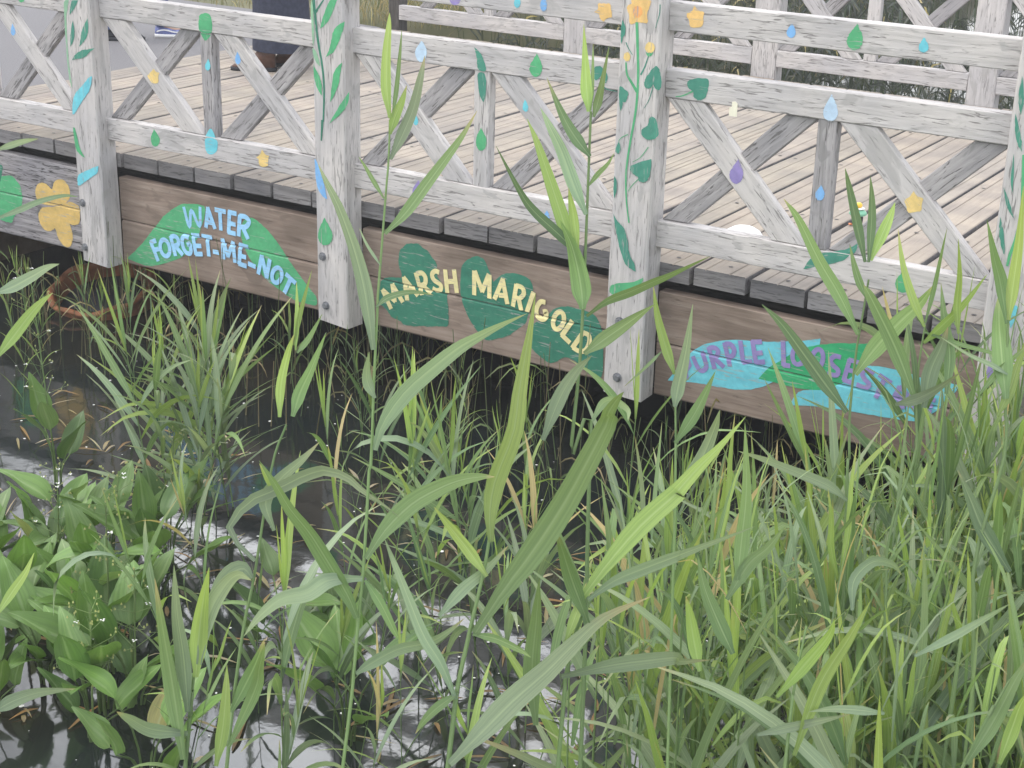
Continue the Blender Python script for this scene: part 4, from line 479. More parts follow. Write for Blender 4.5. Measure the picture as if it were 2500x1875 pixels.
('slender reed with narrow upright blades before the fourth post',0.0037,[(3.972,-2.891,-1.04),(3.753,-2.516,0.077),(3.708,-2.439,0.307),(3.717,-2.352,0.484),(3.7,-2.323,0.57),(3.682,-2.291,0.663),(3.676,-2.271,0.716),(3.672,-2.251,0.765)],[('y',0.0185,[(3.675,-2.265,0.765),(3.636,-2.252,0.821),(3.593,-2.217,0.884),(3.551,-2.158,0.952)]),('g',0.0136,[(3.674,-2.261,0.772),(3.676,-2.235,0.85),(3.681,-2.232,0.917),(3.691,-2.243,0.994)]),('y',0.0265,[(3.681,-2.276,0.731),(3.708,-2.237,0.768),(3.734,-2.185,0.81),(3.759,-2.115,0.869)]),('g',0.0104,[(3.677,-2.268,0.754),(3.75,-2.225,0.727),(3.821,-2.166,0.7),(3.888,-2.099,0.656)]),('y',0.0161,[(3.743,-2.227,0.752),(3.729,-2.218,0.814),(3.726,-2.219,0.884),(3.717,-2.235,0.973)]),('d',0.0241,[(3.749,-2.282,0.624),(3.735,-2.246,0.705),(3.703,-2.213,0.774),(3.67,-2.166,0.844)]),('b',0.0361,[(3.713,-2.319,0.593),(3.709,-2.289,0.669),(3.719,-2.266,0.724),(3.725,-2.252,0.772)]),('g',0.0337,[(3.692,-2.324,0.612),(3.629,-2.313,0.718),(3.56,-2.305,0.816),(3.533,-2.297,0.846)]),('b',0.0241,[(3.657,-2.352,0.599),(3.697,-2.328,0.614),(3.737,-2.313,0.644),(3.781,-2.304,0.69)])]),
('broad-bladed reed beside the fourth post at the right edge',0.0047,[(4.262,-3.088,-1.04),(3.998,-2.688,0.193),(3.953,-2.62,0.404),(3.957,-2.524,0.608),(3.932,-2.487,0.721),(3.915,-2.458,0.807),(3.899,-2.431,0.889)],[('g',0.0331,[(3.904,-2.451,0.872),(3.878,-2.442,0.95),(3.861,-2.456,1.007),(3.841,-2.479,1.091)]),('y',0.0235,[(3.905,-2.447,0.879),(3.899,-2.427,0.95),(3.895,-2.414,1.041),(3.887,-2.411,1.155)]),('g',0.0405,[(3.936,-2.498,0.726),(3.907,-2.468,0.808),(3.881,-2.427,0.869),(3.859,-2.37,0.912)]),('b',0.0125,[(3.928,-2.481,0.773),(3.898,-2.497,0.791),(3.856,-2.527,0.814),(3.804,-2.566,0.853)]),('g',0.0147,[(3.888,-2.524,0.734),(3.908,-2.488,0.775),(3.927,-2.452,0.8),(3.956,-2.393,0.84)]),('y',0.0221,[(3.929,-2.518,0.691),(3.937,-2.481,0.74),(3.935,-2.434,0.785),(3.935,-2.354,0.86)]),('d',0.0316,[(4.021,-2.598,0.39),(3.955,-2.595,0.465),(3.913,-2.569,0.513),(3.866,-2.527,0.555)])]),
('reed with two narrow blades just right of the flower-painted post',0.0034,[(3.716,-3.435,-1.04),(3.45,-3.005,0.262),(3.406,-2.935,0.473),(3.374,-2.888,0.62),(3.382,-2.898,0.588),(3.358,-2.868,0.687),(3.342,-2.846,0.756)],[('b',0.0265,[(3.361,-2.878,0.693),(3.359,-2.864,0.734),(3.36,-2.841,0.805),(3.356,-2.815,0.901)]),('y',0.0191,[(3.346,-2.858,0.756),(3.32,-2.854,0.808),(3.294,-2.85,0.871),(3.277,-2.845,0.935)]),('g',0.0243,[(3.378,-2.9,0.623),(3.397,-2.863,0.675),(3.406,-2.838,0.713),(3.415,-2.807,0.764)]),('b',0.0074,[(3.313,-2.86,0.8),(3.29,-2.883,0.767),(3.255,-2.906,0.723)]),('b',0.0271,[(3.403,-2.927,0.529),(3.431,-2.89,0.587),(3.449,-2.869,0.657),(3.462,-2.874,0.71)])]),
('pale blade-heavy reed leaning right in the middle foreground',0.0047,[(3.62,-3.877,-1.04),(3.441,-3.44,0.155),(3.416,-3.379,0.324),(3.415,-3.343,0.405),(3.43,-3.301,0.475)],[('b',0.0255,[(3.425,-3.325,0.461),(3.458,-3.287,0.494),(3.496,-3.248,0.514),(3.541,-3.199,0.534),(3.545,-3.182,0.533),(3.589,-3.127,0.551),(3.639,-3.062,0.571)]),('b',0.0296,[(3.414,-3.395,0.324),(3.486,-3.337,0.344),(3.549,-3.284,0.352),(3.581,-3.25,0.351),(3.584,-3.233,0.336),(3.623,-3.184,0.329)]),('y',0.0378,[(3.413,-3.333,0.46),(3.443,-3.28,0.529),(3.476,-3.22,0.592),(3.513,-3.158,0.642),(3.507,-3.142,0.639),(3.523,-3.088,0.674),(3.539,-3.031,0.703),(3.557,-2.959,0.747)]),('g',0.0288,[(3.435,-3.338,0.419),(3.397,-3.337,0.494),(3.382,-3.347,0.549),(3.373,-3.367,0.613)]),('y',0.0181,[(3.407,-3.372,0.384),(3.41,-3.345,0.428),(3.408,-3.319,0.452),(3.399,-3.288,0.473)]),('g',0.0329,[(3.394,-3.448,0.237),(3.369,-3.428,0.341),(3.368,-3.417,0.438),(3.376,-3.424,0.535)])]),
('reed whose broad blade points up to the right at the left edge of the pond',0.0037,[(2.594,-4.275,-1.04),(2.24,-3.71,0.674),(2.219,-3.676,0.779),(2.196,-3.635,0.898)],[('b',0.0244,[(2.201,-3.641,0.911),(2.229,-3.619,0.924),(2.259,-3.594,0.945),(2.285,-3.575,0.964),(2.309,-3.564,0.974)]),('y',0.0237,[(2.23,-3.681,0.786),(2.249,-3.648,0.828),(2.265,-3.617,0.867),(2.277,-3.592,0.893),(2.288,-3.569,0.91)]),('b',0.0128,[(2.166,-3.6,1.049),(2.202,-3.564,1.067),(2.226,-3.53,1.082),(2.251,-3.49,1.09),(2.259,-3.459,1.083)]),('b',0.0122,[(2.139,-3.557,1.18),(2.18,-3.526,1.197),(2.214,-3.51,1.206)])]),
('low blade lying over the water plantains at the lower left edge',0.0039,[(2.513,-4.199,-1.04),(2.319,-3.863,-0.042),(2.299,-3.829,0.059)],[('b',0.028,[(2.308,-3.835,0.066),(2.333,-3.803,0.085),(2.362,-3.759,0.093),(2.404,-3.697,0.086)]),('y',0.0181,[(2.269,-3.775,0.251),(2.287,-3.739,0.302),(2.3,-3.712,0.339),(2.304,-3.689,0.376)])]),
('reed with a fan of broad upright blades at the bottom edge',0.0043,[(3.201,-4.461,-1.04),(3.001,-3.974,0.293),(2.99,-3.946,0.371),(2.979,-3.919,0.445)],[('g',0.0361,[(3.004,-3.981,0.307),(2.966,-3.959,0.421),(2.942,-3.949,0.515),(2.922,-3.943,0.62)]),('b',0.0301,[(2.993,-3.953,0.384),(2.968,-3.932,0.474),(2.95,-3.923,0.549),(2.939,-3.913,0.637)]),('y',0.0286,[(2.991,-3.928,0.441),(2.984,-3.909,0.506),(2.986,-3.897,0.569),(2.997,-3.888,0.64)]),('b',0.0286,[(2.991,-3.919,0.462),(2.988,-3.889,0.541),(3.006,-3.868,0.592),(3.034,-3.859,0.624),(3.072,-3.866,0.629)]),('b',0.0263,[(3.001,-3.964,0.35),(2.948,-3.999,0.357),(2.92,-4.02,0.38),(2.91,-4.039,0.4)]),('y',0.0211,[(3.054,-3.954,0.298),(3.048,-3.927,0.357),(3.035,-3.902,0.408),(3.017,-3.877,0.45)])]),
('broad reed blades sweeping along the lower right edge',0.0041,[(3.829,-3.871,-1.04),(4.107,-3.109,0.232),(4.12,-3.074,0.292),(4.145,-3.015,0.386)],[('g',0.0278,[(4.114,-3.113,0.247),(4.136,-3.058,0.313),(4.148,-2.989,0.369),(4.155,-2.915,0.395)]),('y',0.0278,[(4.164,-3.081,0.248),(4.171,-3.053,0.31),(4.177,-3.043,0.357),(4.19,-3.041,0.398)]),('b',0.0159,[(3.992,-3.107,0.428),(4.046,-3.065,0.467),(4.09,-3.044,0.508),(4.13,-3.043,0.552)]),('b',0.0199,[(3.875,-3.136,0.498),(3.862,-3.106,0.543),(3.879,-3.06,0.567),(3.904,-3.02,0.551),(3.914,-2.991,0.52)])]),
('reed with pale horizontal blades low in the right thicket',0.004,[(3.924,-3.557,-1.04),(3.773,-3.125,0.107),(3.755,-3.071,0.25),(3.748,-3.02,0.369)],[('b',0.0187,[(3.717,-3.145,0.174),(3.767,-3.106,0.189),(3.813,-3.069,0.201),(3.859,-3.031,0.213)]),('b',0.017,[(3.917,-2.997,0.219),(3.87,-3.026,0.224),(3.831,-3.054,0.227),(3.795,-3.085,0.224)]),('y',0.0255,[(3.733,-3.103,0.244),(3.769,-3.054,0.31),(3.797,-3.027,0.365),(3.806,-3.027,0.406)]),('y',0.0297,[(3.786,-3.118,0.138),(3.798,-3.049,0.264),(3.825,-2.982,0.352),(3.841,-2.927,0.415)]),('g',0.0297,[(3.643,-3.124,0.32),(3.608,-3.118,0.368),(3.562,-3.1,0.427),(3.525,-3.067,0.478)]),('g',0.0255,[(3.61,-3.1,0.419),(3.631,-3.058,0.483),(3.656,-3.029,0.516),(3.677,-3.001,0.558)]),('g',0.0297,[(3.619,-3.078,0.455),(3.61,-3.051,0.531),(3.599,-3.024,0.62),(3.571,-2.994,0.749)]),('y',0.0255,[(3.596,-3.17,0.287),(3.577,-3.164,0.341),(3.565,-3.166,0.396),(3.559,-3.18,0.447)])]),
]
# ------------------------------------------------------------------ setting: ground, water, path
def smooth01(t): t=max(0,min(1,t)); return t*t*(3-2*t)
def gh(x,y):
    land=0
    left=smooth01((-3.30-x)/.25) if y>-.6 else smooth01((-3.3-x)/1.2)
    near=smooth01((-4.75-y)/1.2); far=smooth01((y-22)/3); right=smooth01((x-13)/3)
    k=max(left,near,far,right)
    return -1.5+k*1.46+(.08*math.sin(x*.7)*math.cos(y*.6)*k if y<-5 or y>9 or x<-9 else 0)-(.02 if left>.5 else 0)
xs=[-300,-120,-50,-25,-14]+[-10+.5*i for i in range(13)]+[-3.9,-3.6,-3.5,-3.4,-3.3,-3.2,-3.05,-2.9,-2.5]+[-2+1*i for i in range(14)]+[12.5,13,14,15,16,18,25,50,120,300]
ys=[-300,-120,-50,-25,-14,-10,-8,-7,-6.4,-6,-5.6,-5.2,-4.9,-4.6,-4,-3,-2,-1,-.65,-.55,0,1,2,3,4,5,6,7,8,9,10,11,12,13,14,15,16,18,20,22,22.5,23,24,25,27,50,120,300]
xs=sorted(set(round(x,3) for x in xs))
V=[(x,y,gh(x,y)) for y in ys for x in xs]; nx=len(xs)
F=[(j*nx+i,j*nx+i+1,(j+1)*nx+i+1,(j+1)*nx+i) for j in range(len(ys)-1) for i in range(nx-1)]
tag(mesh('ground',V,F,M['ground'],smooth=True),kind='structure')
tag(mesh('water',[(-3.35,-7,-1.02),(16,-7,-1.02),(16,25,-1.02),(-3.35,25,-1.02)],[(0,1,2,3)],M['water']),kind='structure')
tag(mesh('path',[(-40,-.3,0),(-3.262,-.3,0),(-3.115,2.4,0),(-3.02,4.46,0),(-3.6,4.52,0),(-40,4.9,0),
  (-40,-.3,-.06),(-3.262,-.3,-.06),(-3.115,2.4,-.06),(-3.02,4.46,-.06),(-3.6,4.52,-.06),(-40,4.9,-.06)],
  [(0,1,2,3,4,5),(0,6,7,1),(1,7,8,2),(2,8,9,3),(3,9,10,4),(4,10,11,5)],M['asphalt']),kind='structure')
tag(mesh('bank',[(-3.2,.25,-.08),(-3.2,4.4,-.08),(-3.05,4.4,-1.3),(-3.05,.25,-1.3),(-3.6,.25,-.08),(-3.6,4.4,-.08),(-3.6,.25,-1.3)],[(0,1,2,3),(0,4,5,1),(0,3,6,4)],M['soil']),kind='structure')
# ------------------------------------------------------------------ footbridge
BR=tag(empty('footbridge',(0,0,0)),'weathered wooden footbridge painted with flowers, leaves and drops, with plant names on its side','footbridge')
XP={'Z':-3.235,'A':-1.6297,'B':0.0,'C':1.6,'D':3.1949,'E':4.79,'F':6.39}
PW,PD=.1849,.1209
parts={}
ks='ZABCDEF'
for k in ks:
    o=timber('post',(XP[k],0,-.608),'Z',1.95,PW,PD,M['white'],BR,bev=.007,jit=.0006); parts['post'+k]=o
    # worn lower end, cut a little out of square
    me=o.data
    for v in me.vertices:
        if v.co.x<.02: v.co.x+=.012*(1-v.co.y/PW)*(1 if v.co.z<PD*.5 else .3)+random.uniform(-.004,.004)
for a,b in zip(ks,ks[1:]):
    x0=XP[a]+PW+.001; Ln=XP[b]-x0-.001
    for nm,z0,z1,dy in (('top',.9694,1.0845,0),('mid',.704,.8183,.0006),('bot',.0758,.191,.0003)):
        parts[nm+a]=timber('rail',(x0,.064+dy,z0),'X',Ln,.0595,z1-z0,M['white'],BR,bev=.004,jit=.0005)
    p=XP[a]; s=(XP[b]-p)/1.6
    zt,zb=.7025,.1925
    def X(t): return p+PW+(t-.185)*(XP[b]-p-PW)/(1.6-.185)
    parts['back'+a+'1']=prism('brace',[(X(.192),zt),(X(.357),zt),(X(.846),zb),(X(.700),zb)],.070,.112,M['white'],BR)
    parts['back'+a+'2']=prism('brace',[(X(.935),zt),(X(1.085),zt),(X(1.592),zb),(X(1.455),zb)],.070,.112,M['white'],BR)
    o=prism('brace',[(X(.846),zt-.001),(X(.712),zt-.001),(X(.195),zb+.001),(X(.318),zb+.001)],.085,.1205,M['pitted_shade'],BR); parts['fwd'+a+'1']=o
    o=prism('brace',[(X(1.592),zt-.001),(X(1.458),zt-.001),(X(.935),zb+.001),(X(1.070),zb+.001)],.085,.1205,M['pitted_shade'],BR); parts['fwd'+a+'2']=o
    parts['upr'+a]=timber('upright',(X(.850),.0692,zb),'Z',zt-zb,.080,.054,M['pitted_shade'] if a in 'AC' else M['white'],BR,bev=.004)
    # side beam: two planks, the lower with a chamfered top edge
    V,F=beamgeo(Ln,.06,.2275,bev=.004,jit=.0004); V=[(x,y,z+.2465) for x,y,z in V]
    n0=len(V); V2,F2=beamgeo(Ln,.06,.2415,bev=.009,jit=.0006)
    V+=V2; F+=[tuple(i+n0 for i in f) for f in F2]
    o=mesh('side_beam',V,F,M['grey'] if a=='Z' else M['brown'],BR); o.location=(x0,.121,-.607); parts['beam'+a]=o
    if a=='Z': o['label']='grey weathered side beam painted with a large yellow flower'
    if a=='A': o['label']='brown side beam lettered WATER FORGET-ME-NOT in pale blue'
    if a=='B': o['label']='brown side beam lettered MARSH MARIGOLD in cream'
    if a=='C': o['label']='brown side beam lettered PURPLE LOOSESTRIFE in purple'
# deck: grooved boards across the bridge
V=[];F=[];FM=[];T=[]
pitch=.2571; xb=-3.1995; i=0
SCV=[];SCF=[]
def disc(x,y,z,r):
    n0=len(SCV)
    for q in range(8): SCV.append((x+r*1.3*math.cos(q*.785),y+r*math.sin(q*.785),z))
    SCF.append(tuple(range(n0,n0+8)))
while xb<6.5:
    w=pitch-random.uniform(.016,.025); gp=[.27+random.uniform(-.05,.05),.70+random.uniform(-.05,.05)]
    if random.random()<.3: gp.insert(1,.5)
    prof=[(0,-.0767),(0,-.004),(.004,0)]
    for g in gp: prof+=[(g*w-.004,0),(g*w-.0012,-.004),(g*w+.0012,-.004),(g*w+.004,0)]
    prof+=[(w-.004,0),(w,-.004),(w,-.0767)]
    y0=.122+random.uniform(-.012,.006); y1=4.432+random.uniform(-.01,.01); dz=random.uniform(-.003,.003); np_=len(prof)
    g=random.uniform(.92,1.05); t=(g*random.uniform(.99,1.02),g,g*random.uniform(.98,1.01)); te=(g*random.uniform(.8,1.2),)*3
    rows=[y0,y0,.9,2.,3.,y1]; n0=len(V); sag=random.uniform(-.003,.003)
    for r,yy in enumerate(rows):
        for px_,pz in prof:
            V.append((xb+px_+.0015*math.sin(yy*3+i),yy,pz+dz+sag*math.sin(yy*2))); T.append(te if r==0 else t)
    F.append(tuple(n0+k for k in range(np_))); FM.append(1)
    for r in range(1,5):
        for k in range(np_):
            a=n0+r*np_+k;b=n0+r*np_+(k+1)%np_; F.append((b,a,a+np_,b+np_)); FM.append(1 if k in (0,np_-2,np_-1) else 0)
    F.append(tuple(n0+5*np_+k for k in range(np_-1,-1,-1))); FM.append(1)
    for yy in (.20,1.22,2.28,3.35,4.3):
        for q in ((.5,) if yy<.3 else (.16,.84)):
            if random.random()<.85: disc(xb+w*q+random.uniform(-.02,.02),yy+random.uniform(-.02,.02),.0026+dz,.0085)
    xb+=pitch; i+=1
n0=len(V); F+=[tuple(n0+k for k in f) for f in SCF]; FM+=[2]*len(SCF); T+=[(1,1,1)]*len(SCV); V+=SCV
mesh('deck',V,F,[M['deckwood'],M['endgrain'],M['screw']],BR,fm=FM,tint=T)
# joists under the deck
for yy in (.55,2.25,3.95): timber('joist',(-3.0,yy,-.30),'X',9.4,.08,.22,M['darkwood'],BR,seg=.6)
# far railing
FX=[-2.828+1.508*k for k in range(0,7)]
for k,x in enumerate(FX):
    timber('post',(x if k else x-.10,4.436,-.608),'Z',1.95,.185 if k else .10,PD,M['white'] if k else M['darkwood'],BR,bev=.007)  # dark first post: shadow on its face put into the timber colour
for a,b in zip(FX,FX[1:]):
    x0=a+.186 if a!=FX[0] else a+.001; Ln=b-x0-.001
    for z0,z1 in ((.9694,1.0845),(.704,.8183),(.081,.193)): timber('rail',(x0,4.4375,z0),'X',Ln,.058,z1-z0,M['white'],BR,bev=.004)
    def X(t): return a+(t)*1.508/1.6
    zt,zb=.7025,.1945
    o=prism('brace',[(X(.192),zt),(X(.357),zt),(X(.826),zb),(X(.690),zb)],4.442,4.482,M['white'],BR)
    prism('brace',[(X(.935),zt),(X(1.085),zt),(X(1.58),zb),(X(1.445),zb)],4.442,4.482,M['white'],BR)
    prism('brace',[(X(.826),zt-.001),(X(.692),zt-.001),(X(.195),zb+.001),(X(.318),zb+.001)],4.456,4.494,M['pitted_shade'],BR)
    prism('brace',[(X(1.592),zt-.001),(X(1.458),zt-.001),(X(.935),zb+.001),(X(1.070),zb+.001)],4.456,4.494,M['pitted_shade'],BR)
    timber('upright',(X(.846),4.4412,zb),'Z',zt-zb,.085,.05,M['white'],BR,bev=.004)
    timber('side_beam',(x0,4.50,-.607),'X',Ln,.05,.476,M['brown'],BR)
# coach bolts
for nm,x,z in BOLTS:
    P_=parts[nm]; n=10; V=[]
    for q in range(6): V.append((z+.608+.014*math.cos(q*1.047),x-XP[nm[-1]]+.014*math.sin(q*1.047),-.016))
    for q in range(6): V.append((z+.608+.016*math.cos(q*1.047),x-XP[nm[-1]]+.016*math.sin(q*1.047),-.003))
    for q in range(12): V.append((z+.608+.021*math.cos(q*.5236),x-XP[nm[-1]]+.021*math.sin(q*.5236),-.0035))
    for q in range(12): V.append((z+.608+.021*math.cos(q*.5236),x-XP[nm[-1]]+.021*math.sin(q*.5236),.001))
    F=[tuple(range(6))]+[(q,(q+1)%6,6+(q+1)%6,6+q) for q in range(6)]+[tuple(range(12,24))]+[(12+q,12+(q+1)%12,24+(q+1)%12,24+q) for q in range(12)]
    mesh('bolt',V,F,M['steel'],P_)
# ------------------------------------------------------------------ hand-painted decoration
YF=dict(post=0,top=.064,mid=.0646,bot=.0643,back=.070,fwd=.085,upr=.0692,beam=.121)
def chaikin(p,it=2):
    for _ in range(it):
        q=[];n=len(p)
        for i in range(n):
            a,b,c=Vector(p[i-1]),Vector(p[i]),Vector(p[(i+1)%n])
            u,v=a-b,c-b
            if u.length<1e-6 or v.length<1e-6: continue
            if u.angle(v)<1.25: q.append(tuple(b))
            else: q.append(tuple(b+u*.25)); q.append(tuple(b+v*.25))
        p=q
    return p
def crom(p,m):
    p=[Vector(x) for x in p]; P=[p[0]*2-p[1]]+p+[p[-1]*2-p[-2]]; out=[]; n=len(p)-1
    for i in range(m+1):
        t=i/m*n; k=min(int(t),n-1); f=t-k; a,b,c,d=P[k:k+4]
        out.append(.5*((2*b)+(c-a)*f+(2*a-5*b+4*c-d)*f*f+(3*b-3*c+d-a)*f**3))
    return out
groups={}
for par,name,colr,kind,w,pts in PAINT:
    key=(par,name,colr) if name in('lettering','painted_vine','painted_stem') else (par,name,colr,len(groups))
    groups.setdefault(key,[]).append((kind,w,pts))
lay={}
for key,items in groups.items():
    par,name,colr=key[:3]; po=parts[par]; pre=par.rstrip('ZABCDEF12'); y=YF[pre]
    base=lay.get(par,0.0013)
    if name=='lettering': base=max(base,.0026)
    bm=bmesh.new()
    for kind,w,pts in items:
        if kind=='P':
            q=[(x+random.gauss(0,.0009),z+random.gauss(0,.0009)) for x,z in chaikin(pts)]
            try: bm.faces.new([bm.verts.new((x,y-base,z)) for x,z in q])
            except ValueError: pass
            base+=.0002
        else:
            pp=[Vector((x,z)) for x,z in pts]
            closed=(pp[0]-pp[-1]).length<.002
            if len(pp)>4 or name!='lettering': pp=crom(pp,len(pp)*4)
            hw=w/2
            def nrm(i):
                a=pp[max(0,i-1)] if not(closed and i==0) else pp[-2]; b=pp[min(len(pp)-1,i+1)] if not(closed and i==len(pp)-1) else pp[1]
                d=(b-a).normalized(); return Vector((-d.y,d.x))
            taper=name!='lettering'
            for i in range(len(pp)-1):
                # each run slightly above the last so overlapping runs never share a plane
                a,b=pp[i],pp[i+1]
                if len(pp)<=4 and name=='lettering':
                    d=(b-a).normalized(); na=nb=Vector((-d.y,d.x)); a=a-d*hw*.42; b=b+d*hw*.42
                else: na,nb=nrm(i),nrm(i+1)
                h0=hw*(1-.5*(i/len(pp)) if taper else 1); h1=hw*(1-.5*((i+1)/len(pp)) if taper else 1)
                q=[a+na*h0,b+nb*h1,b-nb*h1,a-na*h0]
                bm.faces.new([bm.verts.new((v.x,y-base,v.y)) for v in q])
                if len(pp)<=4 and name=='lettering': base+=.00006
            base+=.00006
    if pre=='beam':
        g1,g2,g3=-.3603,-.3656,-.3742
        for zc in (g1,g2,g3):
            bmesh.ops.bisect_plane(bm,geom=list(bm.verts)+list(bm.edges)+list(bm.faces),plane_co=(0,0,zc),plane_no=(0,0,1))
        kill=[f for f in bm.faces if g2<f.calc_center_median().z<g1]
        bmesh.ops.delete(bm,geom=kill,context='FACES')
        for v in bm.verts:
            if g3<v.co.z<g1-.002 and v.co.z<=g2+1e-4: v.co.y+=(v.co.z-g3)
    lay[par]=base if name!='lettering' else lay.get(par,.0013)
    mi=(po.matrix_basis).inverted()
    bm.transform(mi)
    bmesh.ops.recalc_face_normals(bm,faces=bm.faces)
    me=bpy.data.meshes.new(name); bm.to_mesh(me); bm.free(); me.materials.append(M['p_'+colr])
    link(name,me,po)
# ------------------------------------------------------------------ things on the bridge and under it
def ring(c,rx,ry,n=14,rz=0,lump=0):
    return [(c[0]+rx*math.cos(6.2832*k/n+rz)*(1+lump*math.sin(3*6.2832*k/n+c[2]*9)),c[1]+ry*math.sin(6.2832*k/n+rz)*(1+lump*math.sin(3*6.2832*k/n+c[2]*9)),c[2]) for k in range(n)]
def loft(name,rings,mt,parent=None,cap=True):
    n=len(rings[0]); V=[p for r in rings for p in r]; F=[]
    for i in range(len(rings)-1):
        for k in range(n):
            a=i*n+k;b=i*n+(k+1)%n; F.append((a,b,b+n,a+n))
    if cap: F.append(tuple(range(n-1,-1,-1))); F.append(tuple((len(rings)-1)*n+k for k in range(n)))
    return mesh(name,V,F,mt,parent,True)
def person(loc,rz,stride,label):
    """one continuous skinned body, facing +x before rotation"""
    bm=bmesh.new(); sl=bm.verts.layers.skin.verify()
    def v(x,y,z,r,r2=None):
        q=bm.verts.new((x,y,z)); q[sl].radius=(r,r2 or r); return q
    def e(*c):
        for a,b in zip(c,c[1:]): bm.edges.new((a,b))
    pel=v(0,0,.93,.12,.14); pel[sl].use_root=True
    ch=v(.01,0,1.15,.11,.14); ub=v(0,0,1.36,.10,.16); nk=v(.01,0,1.47,.05); hb=v(.02,0,1.55,.075); hd=v(.03,0,1.64,.085); tp=v(.02,0,1.70,.06)
    e(pel,ch,ub,nk,hb,hd,tp)
    no=v(.115,0,1.60,.012); e(hd,no)
    for s in (-1,1):
        hp=v(0,s*.09,.88,.085); kn=v(.02+stride*s*.5,s*.10,.48,.058); an=v(stride*s,s*.10,.09,.038); fo=v(stride*s+.12,s*.10,.04,.032)
        e(pel,hp,kn,an,fo)
        sh=v(0,s*.19,1.38,.055); el=v(-.02-stride*s*.3,s*.24,1.10,.040); wr=v(.06-stride*s*.5,s*.24,.87,.027); pa=v(.08-stride*s*.5,s*.24,.80,.026)
        e(ub,sh,el,wr,pa)
        ear=v(.02,s*.082,1.62,.014); e(hd,ear)
        for k,(dx,ln) in enumerate(((-.024,.055),(-.008,.07),(.008,.073),(.024,.065))):
            f1=v(pa.co.x+dx,s*.245,.765,.0085); f2=v(pa.co.x+dx+.012,s*.235,.765-ln*.6,.0078); f3=v(pa.co.x+dx+.022,s*.225,.765-ln,.007); e(pa,f1,f2,f3)
        t1=v(pa.co.x+.04,s*.215,.79,.0095); t2=v(pa.co.x+.06,s*.205,.755,.008); e(pa,t1,t2)
    me=bpy.data.meshes.new('person'); bm.to_mesh(me); bm.free(); me.materials.append(M['skin'])
    o=link('person',me); o.location=loc; o.rotation_euler=(0,0,rz)
    k=o.modifiers.new('skin','SKIN'); k.use_smooth_shade=True; u=o.modifiers.new('sub','SUBSURF'); u.levels=1; u.render_levels=2
    loft('hair',[ring((.005,0,1.58),.088,.088,16),ring((0,0,1.66),.102,.098,16),ring((0,0,1.73),.085,.083,16),ring((.01,0,1.765),.03,.03,16)],M['hair'],o)
    tag(o,label,'person'); return o
def footwear(name,parent,x,y,mats,Ln=.27,z0=0,rz=0,high=.0):
    st=[(-.09,.034,.075+high),(-.06,.040,.085+high),(0,.042,.085+high*.8),(.06,.044,.062),(.12,.045,.05),(.16,.036,.042),(.175,.012,.032)]
    k=Ln/.265; rings=[]
    for sx,hw,h in st:
        rings.append([(x+sx*k,y-hw,z0+.022),(x+sx*k,y-hw*.95,z0+.022+(h-.022)*.6),(x+sx*k,y-hw*.5,z0+h),(x+sx*k,y+hw*.5,z0+h),(x+sx*k,y+hw*.95,z0+.022+(h-.022)*.6),(x+sx*k,y+hw,z0+.022)])
    o=loft(name,rings,mats[0],parent)
    so=loft('sole',[[(x+sx*k*1.05,y-hw*1.1,z0+.001),(x+sx*k*1.05,y-hw*1.12,z0+.026),(x+sx*k*1.05,y+hw*1.12,z0+.026),(x+sx*k*1.05,y+hw*1.1,z0+.001)] for sx,hw,h in st],mats[1],o)
    return o
# walker in trainers on the path
p1=person((-4.02,2.83,0),R(33),.17,'person in blue-and-white trainers walking on the grey path')
for s in (-1,1):
    sh=footwear('shoe',p1,.17*s+.03,s*.10,(M['shoeblue'] if s>0 else M['black'],M['whitepl'] if s>0 else M['black']),.29)
    sh['label']='blue mesh trainer with a white wavy stripe and sole' if s>0 else 'dark trainer'
    if s>0:
        V=[];F=[]
        for sd in (-1,1):
            n0=len(V)
            for q in range(13):
                t=q/12; xx=.17+.03-.085+.23*t; zz=.040+.010*math.sin(t*7)+.012*t; V+=[(xx,.10+sd*(.0475-.006*abs(t-.5)),zz),(xx,.10+sd*(.0465-.006*abs(t-.5)),zz+.010)]
            for q in range(12): a=n0+2*q; F.append((a,a+2,a+3,a+1))
        mesh('stripe',V,F,M['whitepl'],sh)
    loft('trouser_leg',[ring((.17*s-.01,s*.10,.085),.062,.062),ring((.085*s+.02,s*.10,.48),.08,.078),ring((0,s*.085,.86),.11,.095)],M['jean'],p1,False)
loft('jumper',[ring((0,0,.80),.165,.19,18),ring((0,0,1.0),.155,.18,18),ring((.01,0,1.25),.155,.20,18),ring((0,0,1.42),.115,.17,18),ring((.01,0,1.49),.06,.07,18)],M['navy'],p1,False)
# visitor in a long coat on the deck
p2=person((-2.42,2.56,0),R(-147),.07,'person in a long navy coat and brown boots standing on the deck')
for s in (-1,1):
    bt=footwear('boot',p2,.07*s+.05,s*.10,(M['boot'],M['black']),.29,high=.10)
    loft('boot_shaft',[ring((.07*s,s*.10,.10),.052,.050),ring((.07*s,s*.10,.24),.06,.057)],M['boot'],bt,False)
loft('coat',[ring((-.02,0,.135),.20,.235,22,0,.03),ring((-.01,0,.40),.19,.225,22,0,.02),ring((0,0,.8),.17,.21,22),ring((.01,0,1.08),.155,.20,22),ring((.01,0,1.28),.155,.225,22),ring((0,0,1.42),.11,.19,22),ring((.01,0,1.50),.065,.07,22)],M['navy'],p2,False)
for s in (-1,1): loft('sleeve',[ring((0,s*.19,1.40),.07,.062),ring((-.02,s*.24,1.12),.058,.055),ring((.05,s*.245,.88),.045,.045)],M['navy'],p2,False)
